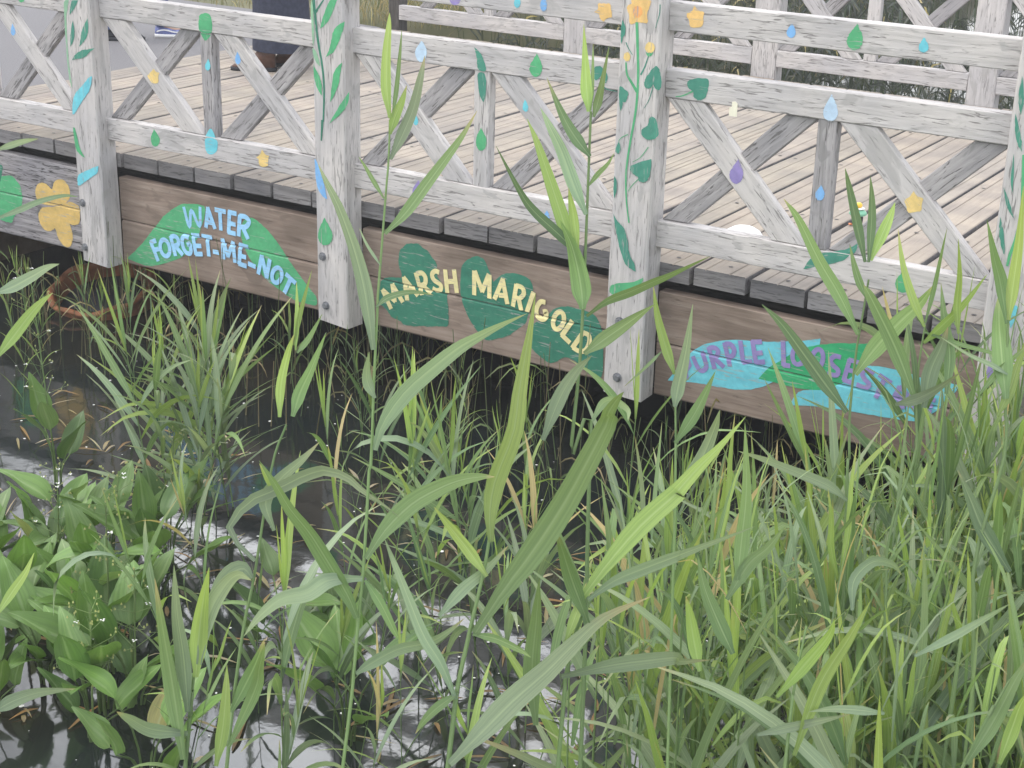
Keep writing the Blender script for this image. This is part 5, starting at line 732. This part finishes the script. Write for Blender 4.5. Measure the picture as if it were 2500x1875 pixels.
# small things on the deck
t=lathe('egg_cup',[(.001,0),(.075,.0),(.092,.02),(.090,.045),(.074,.068),(.045,.085),(.001,.092)],28,M['whitepl']); t.location=(1.97,.53,.004); t.rotation_euler=(.0,.0,.3)
t.name='white_dome'; tag(t,'small white dome-shaped object lying on the deck just behind the bottom rail','toy')
e=tag(empty('toy_lily',(2.24,1.19,.003)),'small green lily-pad toy with white rim and yellow ball on top, on the deck','toy')
lathe('body',[(.028,.0),(.034,.012),(.036,.05),(.03,.062),(.02,.066)],18,M['black'],e)
lathe('pad',[(.02,.064),(.052,.066),(.058,.072),(.052,.086),(.034,.100),(.02,.104)],26,M['ltgrn'],e)
lathe('rim',[(.02,.1045),(.038,.1045),(.042,.108),(.038,.112),(.02,.114)],24,M['whitepl'],e)
lathe('ball',[(.001,.112),(.018,.113),(.024,.124),(.022,.136),(.012,.145),(.001,.147)],18,M['ball'],e)
e.scale=(.72,)*3
f=lathe('foot',[(.001,0),(.014,.0),(.014,.006),(.001,.008)],12,M['orangepl'],e); f.location=(-.035,-.02,0)
bm=bmesh.new(); q=[(-.016,0),(.018,0),(.018,.052),(.008,.060),(-.006,.058),(-.006,.036),(-.016,.034)]
f0=bm.faces.new([bm.verts.new((x,0,z)) for x,z in q]); r_=bmesh.ops.extrude_face_region(bm,geom=[f0]); bmesh.ops.translate(bm,verts=[g for g in r_['geom'] if isinstance(g,bmesh.types.BMVert)],vec=(0,-.002,0)); bmesh.ops.recalc_face_normals(bm,faces=bm.faces)
me=bpy.data.meshes.new('paper_tag'); bm.to_mesh(me); bm.free(); me.materials.append(M['creamtag'])
t=link('paper_tag',me); t.location=(2.092,.0622,.667); tag(t,'cream paper tag hanging from the lower edge of the middle rail','tag')
# rusty tub standing in the water under the bridge
t=tag(empty('tub',(-1.93,.40,-.955)),'rust-orange ribbed tub half sunk in the water below the painted yellow flower','tub')
V=[];F=[];n=48
prof=[(.27,-.15),(.282,.02),(.285,.042),(.305,.046),(.312,.056),(.305,.066),(.285,.068),(.268,.055),(.272,.03),(.262,.015),(.27,-.01),(.258,-.03),(.265,-.055),(.25,-.15)]
for r_,z in prof:
    for k in range(n): V.append((r_*math.cos(6.2832*k/n)*1.0,r_*math.sin(6.2832*k/n),z+.01*math.sin(k*.9)))
for i in range(len(prof)-1):
    for k in range(n): a=i*n+k;b=i*n+(k+1)%n; F.append((a,b,b+n,a+n))
o=mesh('wall',V,F,M['rust'],t,True)
lathe('bottom',[(.001,-.03),(.25,-.03),(.25,-.035),(.001,-.036)],40,M['black'],t)
t.rotation_euler=(R(15),R(3),0)
# ------------------------------------------------------------------ plants
TINT=dict(y=(.255,.37,.12),g=(.165,.262,.12),b=(.21,.292,.20),d=(.12,.20,.105),p=(.45,.50,.30),s=(.40,.34,.20))
FACE=Vector((.4997,-.7869,.3621))
class Blades:
    def __init__(s): s.V=[];s.F=[];s.T=[];s.U=[]
    def blade(s,pts,w,col,roll=0,fold=.16,m=12,side=None,wob=.0,dead=.035):
        P=crom(pts,m); n0=len(s.V); g=random.uniform(.86,1.12); c0=[min(1,x*g*random.uniform(.96,1.04)) for x in col]; tipd=random.choice([0,0,.5,.9]); tip0=random.uniform(.72,.92)
        if random.random()<dead: c0=[.42,.36,.20]
        for i,p in enumerate(P):
            t=i/m; d=(P[min(m,i+1)]-P[max(0,i-1)]); d=d.normalized() if d.length>1e-9 else Vector((0,0,1))
            f=side if side is not None else FACE
            sv=d.cross(f); sv=sv.normalized() if sv.length>1e-5 else Vector((1,0,0))
            nv=sv.cross(d); a=roll+wob*math.sin(t*3.2); sv2=sv*math.cos(a)+nv*math.sin(a); nv2=nv*math.cos(a)-sv*math.sin(a)
            k=(.30+.70*smooth01(t/.28)) if t<.28 else max(.0,1-((t-.28)/.72)**1.7)
            hw=w*.5*k+.0003; fo=fold*hw*(1.2-.5*t)
            s.V+=[tuple(p-sv2*hw+nv2*fo),tuple(p-nv2*fo*.4),tuple(p+sv2*hw+nv2*fo)]
            q=.80+.20*smooth01(t/.2); dr_=tipd*smooth01((t-tip0)/(1.02-tip0))
            cc=tuple(x*(1-dr_)+y*dr_ for x,y in zip((c0[0]*q*(1+.15*t),c0[1]*q*(1+.06*t),c0[2]*q*(1-.15*t)),(.44,.35,.18)))
            s.T+=[cc]*3; s.U+=[(0,t),(.5,t),(1,t)]
        for i in range(m):
            a=n0+3*i; s.F+=[(a,a+1,a+4,a+3),(a+1,a+2,a+5,a+4)]
    def tube(s,pts,r0,r1,col,m=10,n=5):
        P=crom(pts,m) if len(pts)>2 else [Vector(pts[0]).lerp(Vector(pts[1]),i/m) for i in range(m+1)]
        n0=len(s.V)
        for i,p in enumerate(P):
            t=i/m; d=(P[min(m,i+1)]-P[max(0,i-1)]).normalized(); a=d.orthogonal().normalized(); b=d.cross(a); r=r0+(r1-r0)*t
            for k in range(n):
                s.V.append(tuple(p+a*r*math.cos(6.2832*k/n)+b*r*math.sin(6.2832*k/n))); s.T.append(tuple(col)); s.U.append((.25,t))
        for i in range(m):
            for k in range(n): a=n0+i*n+k;b=n0+i*n+(k+1)%n; s.F.append((a,b,b+n,a+n))
    def build(s,name,mt,parent=None):
        return mesh(name,s.V,s.F,mt,parent,True,tint=s.T,uv=s.U)
STEMC=(.20,.30,.13)
# the nearest reeds, each blade its own part
nh=0
for label,sr,stem,leaves in HEROES:
    o0=Vector(stem[0]); lo=lambda p:Vector(p)-o0
    b=Blades(); b.tube([lo(p) for p in stem],sr*1.05,sr*.55,STEMC,m=22,n=7)
    o=b.build('reed',M['leaf']); o.location=o0; tag(o,label,'reed','tall reeds in front of the bridge')
    for c,w,pts in leaves:
        b=Blades(); b.blade([lo(p) for p in pts],w*1.05,TINT[c],roll=random.uniform(-.45,.45),m=18,wob=random.uniform(-.3,.3),dead=0); b.build('blade',M['leaf'],o)
# smaller reeds: a set of kinds, then copies
def reed_kind(H,nl,ll,lw,cols,droop=.5,bend=.06,lo_=.22,sr=.0032,spread=0):
    az=random.uniform(0,6.28); bx,by=bend*H*math.cos(az),bend*H*math.sin(az)
    def at(t): return Vector((bx*t*t,by*t*t,H*t))
    b=Blades(); b.tube([at(0),at(.33),at(.66),at(1)],sr,sr*.45,STEMC,m=8,n=5)
    o=b.build('reed',M['leaf'])
    b=Blades(); la=random.uniform(0,6.28)
    for i in range(nl):
        t=lo_+(1-lo_)*(i+random.uniform(-.2,.2))/nl; t=min(.985,max(.1,t)); p=at(t); la+=math.pi+random.uniform(-.7,.7)
        up=(random.uniform(.35,.75)+spread)*(1-.55*t); l=ll*random.uniform(.7,1.2)*(.75+.5*math.sin(min(1,t*1.2)*2.4)); dr=droop*random.uniform(.3,1.6)
        if random.random()<.12: dr*=2.2
        h=Vector((math.cos(la),math.sin(la),0)); pts=[p]
        th=up
        for q in range(1,5):
            th2=th+dr*(q/4)**1.6*1.5; pts.append(pts[-1]+(h*math.sin(th2)+Vector((0,0,1))*math.cos(th2))*l/4)
        c=random.choice(cols)
        sd=Vector((0,0,1)) if random.random()<.6 else FACE
        b.blade(pts,lw*random.uniform(.65,1.2),TINT[c],roll=random.uniform(-.5,.5),m=9,side=(h*-.8+Vector((0,0,.8))).normalized(),wob=random.uniform(-.8,.8))
    for k in range(2+random.randint(0,1)):
        h=Vector((random.uniform(-.16,.16),random.uniform(-.16,.16),1)).normalized(); l=ll*random.uniform(.5,.9)
        b.blade([at(.95),at(.95)+h*l*.35+Vector((random.uniform(-.01,.01),0,0)),at(.95)+h*l*.7,at(.95)+h*l],lw*.55,TINT[random.choice(['y','y','g'])],roll=random.uniform(-1,1),m=8)
    b.build('blades',M['leaf'],o)
    return o
def dup(o,loc,rot,sc,label,cat,group):
    r=o.copy(); COL.objects.link(r); r.location=loc; r.rotation_euler=rot; r.scale=(sc,sc,sc); tag(r,label,cat,group)
    for ch in o.children:
        c=ch.copy(); COL.objects.link(c); c.parent=r
    return r
kinds={}; HT={}
def mk(k,n,h0,h1,*a,**kw):
    kinds[k]=[]
    for _ in range(n):
        H=random.uniform(h0,h1); o=reed_kind(H,*a,**kw); kinds[k].append(o); HT[o.name]=H+a[1]*.45
mk('tall',7,1.15,1.5,9,.42,.030,['g','g','y','b','d','d'],.42)
mk('mid',9,.70,.95,8,.40,.029,['g','b','g','b','d','y'],.48,spread=.12)
mk('thin',5,.65,1.0,8,.32,.017,['y','g','g','d'],.4,sr=.0022)
mk('clump',5,.65,.85,14,.40,.029,['b','b','g','b','y'],.30,lo_=.15,spread=.35)
mk('short',6,.35,.52,6,.34,.025,['g','b','d','g','y'],.45,sr=.0026,lo_=.2)
mk('shoot',7,.32,.5,4,.22,.011,['g','d','b','y'],.4,sr=.002,lo_=.3)
used={}
def place(kind,x,y,label,group,h,tilt):
    o=random.choice(kinds[kind]); sc=max(.55,min(1.3,h/HT[o.name]))
    rot=(random.gauss(0,tilt),random.gauss(0,tilt),random.uniform(0,6.283)); loc=(x,y,-1.04)
    if o.name not in used:
        used[o.name]=1; o.location=loc; o.rotation_euler=rot; o.scale=(sc,)*3; return tag(o,label,'reed',group)
    return dup(o,loc,rot,sc,label,'reed',group)
U=random.uniform
count=0
def scatter(n,fn,kind,label,group,top,tilt=.09,mind=.05):
    global count
    pts=[];k=0
    while len(pts)<n and k<n*80:
        k+=1; q=fn()
        if q is None or any((q[0]-a)**2+(q[1]-b)**2<mind**2 for a,b in pts): continue
        pts.append(q); h=max(.3,top(*q)+1.04)
        kk=kind or ('thin' if random.random()<.3 else 'tall' if h>1.25 else random.choice(['mid','mid','thin','clump']) if h>.72 else 'short')
        place(kk,q[0],q[1],label,group,h,tilt); count+=1
def ztop(x,y):
    """how high the reeds stand: low under the bridge, taller toward the near bank and the right"""
    z=-.50+.45*(-y-.6)
    r=smooth01((x-(2.95+.12*(-y)))/.45)
    return z*(1-r)+r*max(z,.38)
def thick():
    x=U(1.9,5.0);y=U(-2.9,-.12)
    edge=2.30+.30*(-y)+.1*math.sin(y*5)
    if x<edge or (x-4.7)**2+(y+5.6)**2<2.3**2 or (x<2.7 and y>-.4): return None
    return x,y
scatter(118,thick,None,'slender green reed within the dense thicket on the right of the pond','reeds in the right-hand thicket',lambda x,y:ztop(x,y)+U(-.4,.10),.13,.06)
def right_tall():
    x=U(3.2,5.1);y=U(-1.5,-.15); return x,y
scatter(28,right_tall,None,'tall reed at the right edge, reaching up past the fourth painted post','tall reeds by the fourth post',lambda x,y:U(.0,.55),.10,.06)
def low_front():
    x=U(2.4,4.1);y=U(-2.9,-1.2); return (x,y) if x>2.55+.35*(-y-1.2) else None
scatter(30,low_front,'clump','bushy green reed low in the front of the right-hand thicket','bushy reeds at the front right',lambda x,y:ztop(x,y)+U(-.45,-.1),.16,.08)
def middle():
    x=U(1.05,2.7);y=U(-2.0,-.2); return (x,y) if x>.95-.1*y and (x<2.3-.3*y) else None
scatter(24,middle,None,'reed standing in open dark water in front of the marsh marigold sign','reeds in the middle of the pond',lambda x,y:ztop(x,y)+U(-.25,.05)+(.30 if random.random()<.12 else 0),.10,.09)
def lowmid():
    x=U(1.25,2.7);y=U(-2.95,-1.75); return (x,y) if x>1.15+.35*(-y-1.75) else None
scatter(16,lowmid,'mid','arching reed at the bottom of the pond between the water plantains and the thicket','arching reeds at the bottom centre',lambda x,y:U(-.45,-.1),.16,.12)
def clump(): a=U(0,6.28);r=.26*math.sqrt(random.random()); return .50+r*math.cos(a)*.9,-1.36+r*math.sin(a)
scatter(9,clump,'clump','leafy blue-green reed of the clump before the water forget-me-not sign','leafy reed clump on the left',lambda x,y:U(-.22,.04),.12,.06)
def leftedge(): 
    x=U(-1.9,-.7);y=U(-1.1,-.3); return None if abs(x+1.35)<.3 and random.random()<.6 else (x,y)
scatter(10,leftedge,'thin','reed at the left edge of the pond below the yellow flower board','reeds at the left edge',lambda x,y:U(-.6,-.30),.09,.08)
def foot():
    x=U(-2.3,3.0);y=U(-.45,.6); return None if abs(x+1.85)<.42 and y<.3 and random.random()<.35 else (x,y)
scatter(44,foot,'shoot','short thin reed shoot rising from the water along the foot of the bridge','reed shoots along the foot of the bridge',lambda x,y:U(-.75,-.48),.12,.05)
# dead stems under the bridge, uncountable
b=Blades()
for _ in range(420):
    x=U(-2.2,4.2);y=U(-.5,.95);h=U(.12,.55)*(1 if random.random()<.7 else 1.4); tx,ty=random.gauss(0,.10)*h,random.gauss(0,.08)*h
    c=random.choice([TINT['s'],(.26,.24,.13),(.22,.27,.13),(.18,.26,.11)]); k=U(.6,1.0); c=tuple(v*k for v in c)
    b.tube([(x,y,-1.05),(x+tx*.5,y+ty*.5,-1.05+h*.5),(x+tx,y+ty,-1.05+h)],U(.0018,.0034),.0016,c,m=3,n=4)
    if random.random()<.45:
        a=U(0,6.28); z=-1.05+h*U(.4,.95); l=U(.1,.24); d=Vector((math.cos(a),math.sin(a),0)); p=Vector((x+tx*.7,y+ty*.7,z))
        b.blade([p,p+d*l*.4+Vector((0,0,l*.3)),p+d*l*.8+Vector((0,0,l*.1)),p+d*l+Vector((0,0,-l*.25))],U(.006,.011),c,m=5,roll=U(-.6,.6))
tag(b.build('reed_stubble',M['leaf']),'thin dead and green stems crowding the water under the bridge','reed stubble',kind='stuff')
# undergrowth of the thicket
b=Blades()
for _ in range(2400):
    q=None
    while q is None: q=thick()
    x,y=q; l=U(.2,.42); h=max(.08,U(.05,.95)*(ztop(x,y)+.95-l*.5)); a=U(0,6.28); d=Vector((math.cos(a),math.sin(a),0)); p=Vector((x,y,-1.05+h))
    k=U(.15,.9); c=TINT[random.choice(['g','g','d','b','y'])]
    b.blade([p,p+d*l*.3*k+Vector((0,0,l*.33)),p+d*l*.7*k+Vector((0,0,l*.55)),p+d*l*k*1.1+Vector((0,0,l*(.75-.5*k)))],U(.006,.027),c,m=6,roll=U(-.7,.7),side=(d*-.7+Vector((0,0,.7))).normalized())
    if random.random()<.25: b.tube([(x,y,-1.05),(x+random.gauss(0,.03),y+random.gauss(0,.03),-1.05+h+.15)],.003,.002,STEMC,m=2,n=4)
for _ in range(900):
    q=None
    while q is None: q=thick()
    x,y=q; zt=ztop(x,y)+U(-.5,.12); l=U(.25,.5); a=U(0,6.28); d=Vector((math.cos(a),math.sin(a),0)); k=U(.05,.6); p=Vector((x,y,max(-.98,zt-l*.8)))
    b.blade([p,p+d*l*.25*k+Vector((0,0,l*.35)),p+d*l*.6*k+Vector((0,0,l*.65)),p+d*l*k+Vector((0,0,l*(.95-.35*k)))],U(.004,.013),TINT[random.choice(['g','y','b','g'])],m=6,roll=U(-.7,.7),side=(d*-.7+Vector((0,0,.7))).normalized())
tag(b.build('reed_undergrowth',M['leaf']),'tangled lower blades filling the thicket on the right','reed undergrowth',kind='stuff')
# reeds beyond the bridge, colours darkened for shade, far ones raised to block sky
b=Blades()
for _ in range(1500):
    x=U(-2.6,7.5);y=4.75+11*random.random()**1.4;x=x*(1+.12*(y-4.75));x=max(-2.8,x);h=U(.7,1.5)*(1+.14*max(0,y-7)); tx,ty=random.gauss(0,.08),random.gauss(0,.08); k=U(.14,.42)
    b.tube([(x,y,-1.05),(x+tx,y+ty,-1.05+h)],.004,.002,tuple(v*k for v in STEMC),m=2,n=4)
    for _q in range(6):
        z=h*U(.3,1); a=U(0,6.28); l=U(.25,.45); d=Vector((math.cos(a),math.sin(a),0)); p=Vector((x+tx*z/h,y+ty*z/h,-1.05+z))
        c=tuple(v*k*1.6 for v in random.choice([(.11,.135,.14),(.13,.15,.14),(.10,.12,.13)])); j=U(.2,.9)
        b.blade([p,p+d*l*.4*j+Vector((0,0,l*.3)),p+d*l*.8*j+Vector((0,0,l*.35)),p+d*l*j*1.2+Vector((0,0,l*(.5-.6*j)))],U(.010,.022),c,m=5,roll=U(-.6,.6))
tag(b.build('reed_bed',M['leaf']),'dark reed bed growing beyond the far railing','reed bed',kind='stuff')
# dry grass on the verge beyond the path
b=Blades()
for _ in range(2600):
    x=-2.7-5.5*random.random()**1.3;y=U(4.5,7.0)
    if x>-3.0 and y<4.7: continue
    h=U(.08,.32); a=U(0,6.28); d=Vector((math.cos(a),math.sin(a),0)); p=Vector((x,y,-.03)); c=random.choice([TINT['s'],(.30,.27,.19),(.24,.23,.15),(.19,.20,.12)]); c=tuple(v*.7 for v in c); k=U(.1,1)
    b.blade([p,p+d*h*.25*k+Vector((0,0,h*.5)),p+d*h*.7*k+Vector((0,0,h*.9-h*.25*k))],U(.004,.010),c,m=4,roll=U(-.6,.6))
tag(b.build('verge_grass',M['leaf']),'dry straw and green grass on the verge beyond the path','grass',kind='stuff')
# ---- water plantains
def plantain(nl,flower=False,tall=None):
    e=empty('water_plantain'); bl=Blades(); st=Blades(); a=U(0,6.28)
    for i in range(nl):
        a+=2.4+U(-.4,.4); r=U(.03,.13); h=U(.07,.27); l=U(.16,.25); w=l*U(.44,.58); d=Vector((math.cos(a),math.sin(a),0)); sdv=Vector((-d.y,d.x,0))
        p0=Vector((d.x*.015,d.y*.015,-.06)); p1=d*r+Vector((0,0,h)); c=TINT[random.choice(['g','g','b','g','d'])]; c=(c[0]*.88,c[1]*1.0,c[2]*.55)
        if random.random()<.04: c=random.choice([(.34,.40,.13),(.30,.29,.10),(.28,.36,.12)])
        st.tube([p0,d*r*.35+Vector((0,0,h*.55)),p1],.0042,.0028,(.16,.24,.09),m=5,n=5)
        up=U(.35,1.45) # rise of the blade
        D=(d*math.cos(up)+Vector((0,0,1))*math.sin(up)).normalized(); NV=sdv.cross(D).normalized()
        if NV.z<0: NV=-NV
        rows=9; n0=len(bl.V); cur=U(.1,.5); g=U(.8,1.2); tw=U(-.35,.35)
        sv=sdv*math.cos(tw)+NV*math.sin(tw); nv=NV*math.cos(tw)-sdv*math.sin(tw)
        for k in range(rows+1):
            t=k/rows; wd=w*.5*(math.sin(math.pi*min(1,t*1.0)**.72)**.8)*(1-.25*t)+.0008
            if k==rows: wd=.0006
            pc=p1+D*l*t-nv*cur*l*t*t*.55
            for q in (-1,-.5,0,.5,1):
                bl.V.append(tuple(pc+sv*wd*q+nv*(abs(q)*wd*.35+.004*math.sin(t*9+q*2)))); bl.U.append(((q+1)/2,t)); k2=g*(1-.10*abs(q)); bl.T.append(tuple(min(1,x*k2) for x in c))
        for k in range(rows):
            for q in range(4):
                b0=n0+k*5+q; bl.F.append((b0,b0+1,b0+6,b0+5))
    st.build('stalks',M['leaf'],e); bl.build('leaves',M['broad'],e)
    if flower:
        fs=Blades(); H=tall or U(.38,.6); lx,ly=U(-.05,.05),U(-.05,.05); fs.tube([(0,0,-.06),(lx*.5,ly*.5,H*.5),(lx,ly,H)],.004,.0022,(.20,.28,.12),m=6,n=5); PV=[];PF=[]
        for k in range(5):
            z=H*(.42+.13*k)
            for q in range(3):
                aa=q*2.09+k*.6; ln=U(.05,.11)*(1-.12*k); b0=Vector((lx*z/H,ly*z/H,z)); b1=b0+Vector((math.cos(aa)*ln,math.sin(aa)*ln,ln*.55)); fs.tube([b0,b1],.0013,.001,(.22,.30,.13),m=1,n=4)
                for w_ in range(3):
                    c2=b1+Vector((U(-.02,.02),U(-.02,.02),U(-.005,.02))); fs.tube([b1,c2],.0009,.0008,(.22,.30,.13),m=1,n=3); r=.0042; n0=len(PV) if random.random()<.12 else -1
                    if n0>=0:
                        r=.0075
                        for j in range(3):
                            a3=j*2.09; n1=len(PV); PV+=[tuple(c2),tuple(c2+Vector((math.cos(a3-.5)*r,math.sin(a3-.5)*r,.002))),tuple(c2+Vector((math.cos(a3)*r*1.3,math.sin(a3)*r*1.3,.001))),tuple(c2+Vector((math.cos(a3+.5)*r,math.sin(a3+.5)*r,.002)))]; PF.append((n1,n1+1,n1+2,n1+3))
                    else: fs.tube([c2,c2+Vector((0,0,.006))],.0034,.002,(.40,.42,.20),m=1,n=5)
        fs.build('flower_stalk',M['leaf'],e)
        if PV: mesh('flowers',PV,PF,M['petal'],e)
    return e
pk=[plantain(random.randint(7,9)) for _ in range(5)]+[plantain(7,True) for _ in range(4)]
spots=[(.42,-2.1),(.62,-2.35),(.30,-1.85),(.55,-1.9),(.85,-2.3),(.80,-1.95),(1.0,-2.4),(.72,-2.65),(.95,-2.75),(1.3,-2.75),(2.0,-2.2),(.58,-2.95),(.33,-2.45),(1.58,-2.75),(.2,-2.2),(.48,-2.6),(.75,-2.15),(1.62,-1.85),(.62,-1.72),(.88,-2.55),(1.2,-2.62),(1.25,-2.45),(1.42,-1.95),(.35,-2.0),(.25,-2.35),(.62,-2.75)]
for i,(x,y) in enumerate(spots):
    wf=i%3==0; ch=pk[5+(i//3)%4] if wf else pk[i%5]; lab='broad-leaved water plantain with a spray of tiny white flowers, lower left of the pond' if wf else 'broad-leaved water plantain without flowers in the lower left water'
    loc=(x+U(-.05,.05),y+U(-.05,.05),-1.02); rot=(0,0,U(0,6.28)); s_=U(.8,1.15)
    if ch.name not in used:
        used[ch.name]=1; ch.location=loc; ch.rotation_euler=rot; ch.scale=(s_,)*3; tag(ch,lab,'water plant','flowering water plantains' if wf else 'water plantains')
    else: dup(ch,loc,rot,s_,lab,'water plant','flowering water plantains' if wf else 'water plantains')
ts=plantain(5,True,.98); ts.location=(-.30,-1.42,-1.02); tag(ts,'water plantain with the tallest flower stalk, standing in open water near the left edge','water plant')
# unseen leafy screen added to keep bright sky out of far water reflections
b=Blades()
for _ in range(5200):
    x=U(-16,20); y=17.5+U(-1.2,1.2); z=-1+5.2*random.random()**.8*(1+.15*math.sin(x*.9)); p=Vector((x,y,z)); d=Vector((U(-1,1),U(-1,.3),U(-.3,1))).normalized(); k=U(.25,.7)
    b.blade([p,p+d*.25,p+d*.5],U(.16,.30),(.07*k,.10*k,.06*k),m=3,roll=U(-.8,.8))
tag(b.build('sky_blocker',M['leaf']),'unseen leafy screen added on the far bank to block sky reflections','sky_blocker')
# specks floating on the water
V=[];F=[]
for _ in range(240):
    x=U(-1.6,2.8);y=U(-2.9,.2); r=U(.002,.007)*(1.6 if random.random()<.15 else 1); n0=len(V); a=U(0,6.28); el=U(.5,1)
    for q in range(6):
        c_,s_=math.cos(q*1.047)*r,math.sin(q*1.047)*r*el; V.append((x+c_*math.cos(a)-s_*math.sin(a),y+c_*math.sin(a)+s_*math.cos(a),-1.0165))
    F.append(tuple(range(n0,n0+6)))
tag(mesh('floating_specks',V,F,M['petal']),'white petals and bubbles scattered on the dark water','floating petals',kind='stuff')
b=Blades()
for _ in range(300):
    x=U(-1.2,2.6);y=U(-2.8,-.6); a=U(0,6.28); l=U(.04,.2); d=Vector((math.cos(a),math.sin(a),0)); p=Vector((x,y,-1.015)); c=random.choice([TINT['s'],(.25,.17,.09),(.35,.22,.10),(.5,.44,.33)])
    b.blade([p,p+d*l*.5+Vector((0,0,U(0,.012))),p+d*l],U(.005,.018),c,m=4,roll=0,side=Vector((0,0,1)))
tag(b.build('leaf_litter',M['leaf']),'dead leaf scraps and straw floating among the plants','leaf litter',kind='stuff')
for ks_ in kinds.values():
    for o in ks_:
        if o.name not in used:
            for ch in list(o.children): bpy.data.objects.remove(ch)
            bpy.data.objects.remove(o)
print('reeds',count)

# ------------------------------------------------------------------ thin volume added to imitate a pale lens veil
m=bpy.data.materials.new('veil_air'); m.use_nodes=True; nt=m.node_tree; nt.nodes.clear()
mo=nt.nodes.new('ShaderNodeOutputMaterial'); pv=nt.nodes.new('ShaderNodeVolumePrincipled'); pv.inputs['Color'].default_value=(.95,.97,1,1); pv.inputs['Density'].default_value=.0032; pv.inputs['Anisotropy'].default_value=0
nt.links.new(pv.outputs[0],mo.inputs['Volume'])
a=(-310,-310,-2.6); c=(310,310,6.5)
V=[(x,y,z) for z in (a[2],c[2]) for y in (a[1],c[1]) for x in (a[0],c[0])]
hz=mesh('lens_veil',V,[(0,2,3,1),(4,5,7,6),(0,1,5,4),(2,6,7,3),(0,4,6,2),(1,3,7,5)],m); tag(hz,'thin volume added over the pond to imitate a pale lens veil','lens_veil',kind='stuff')
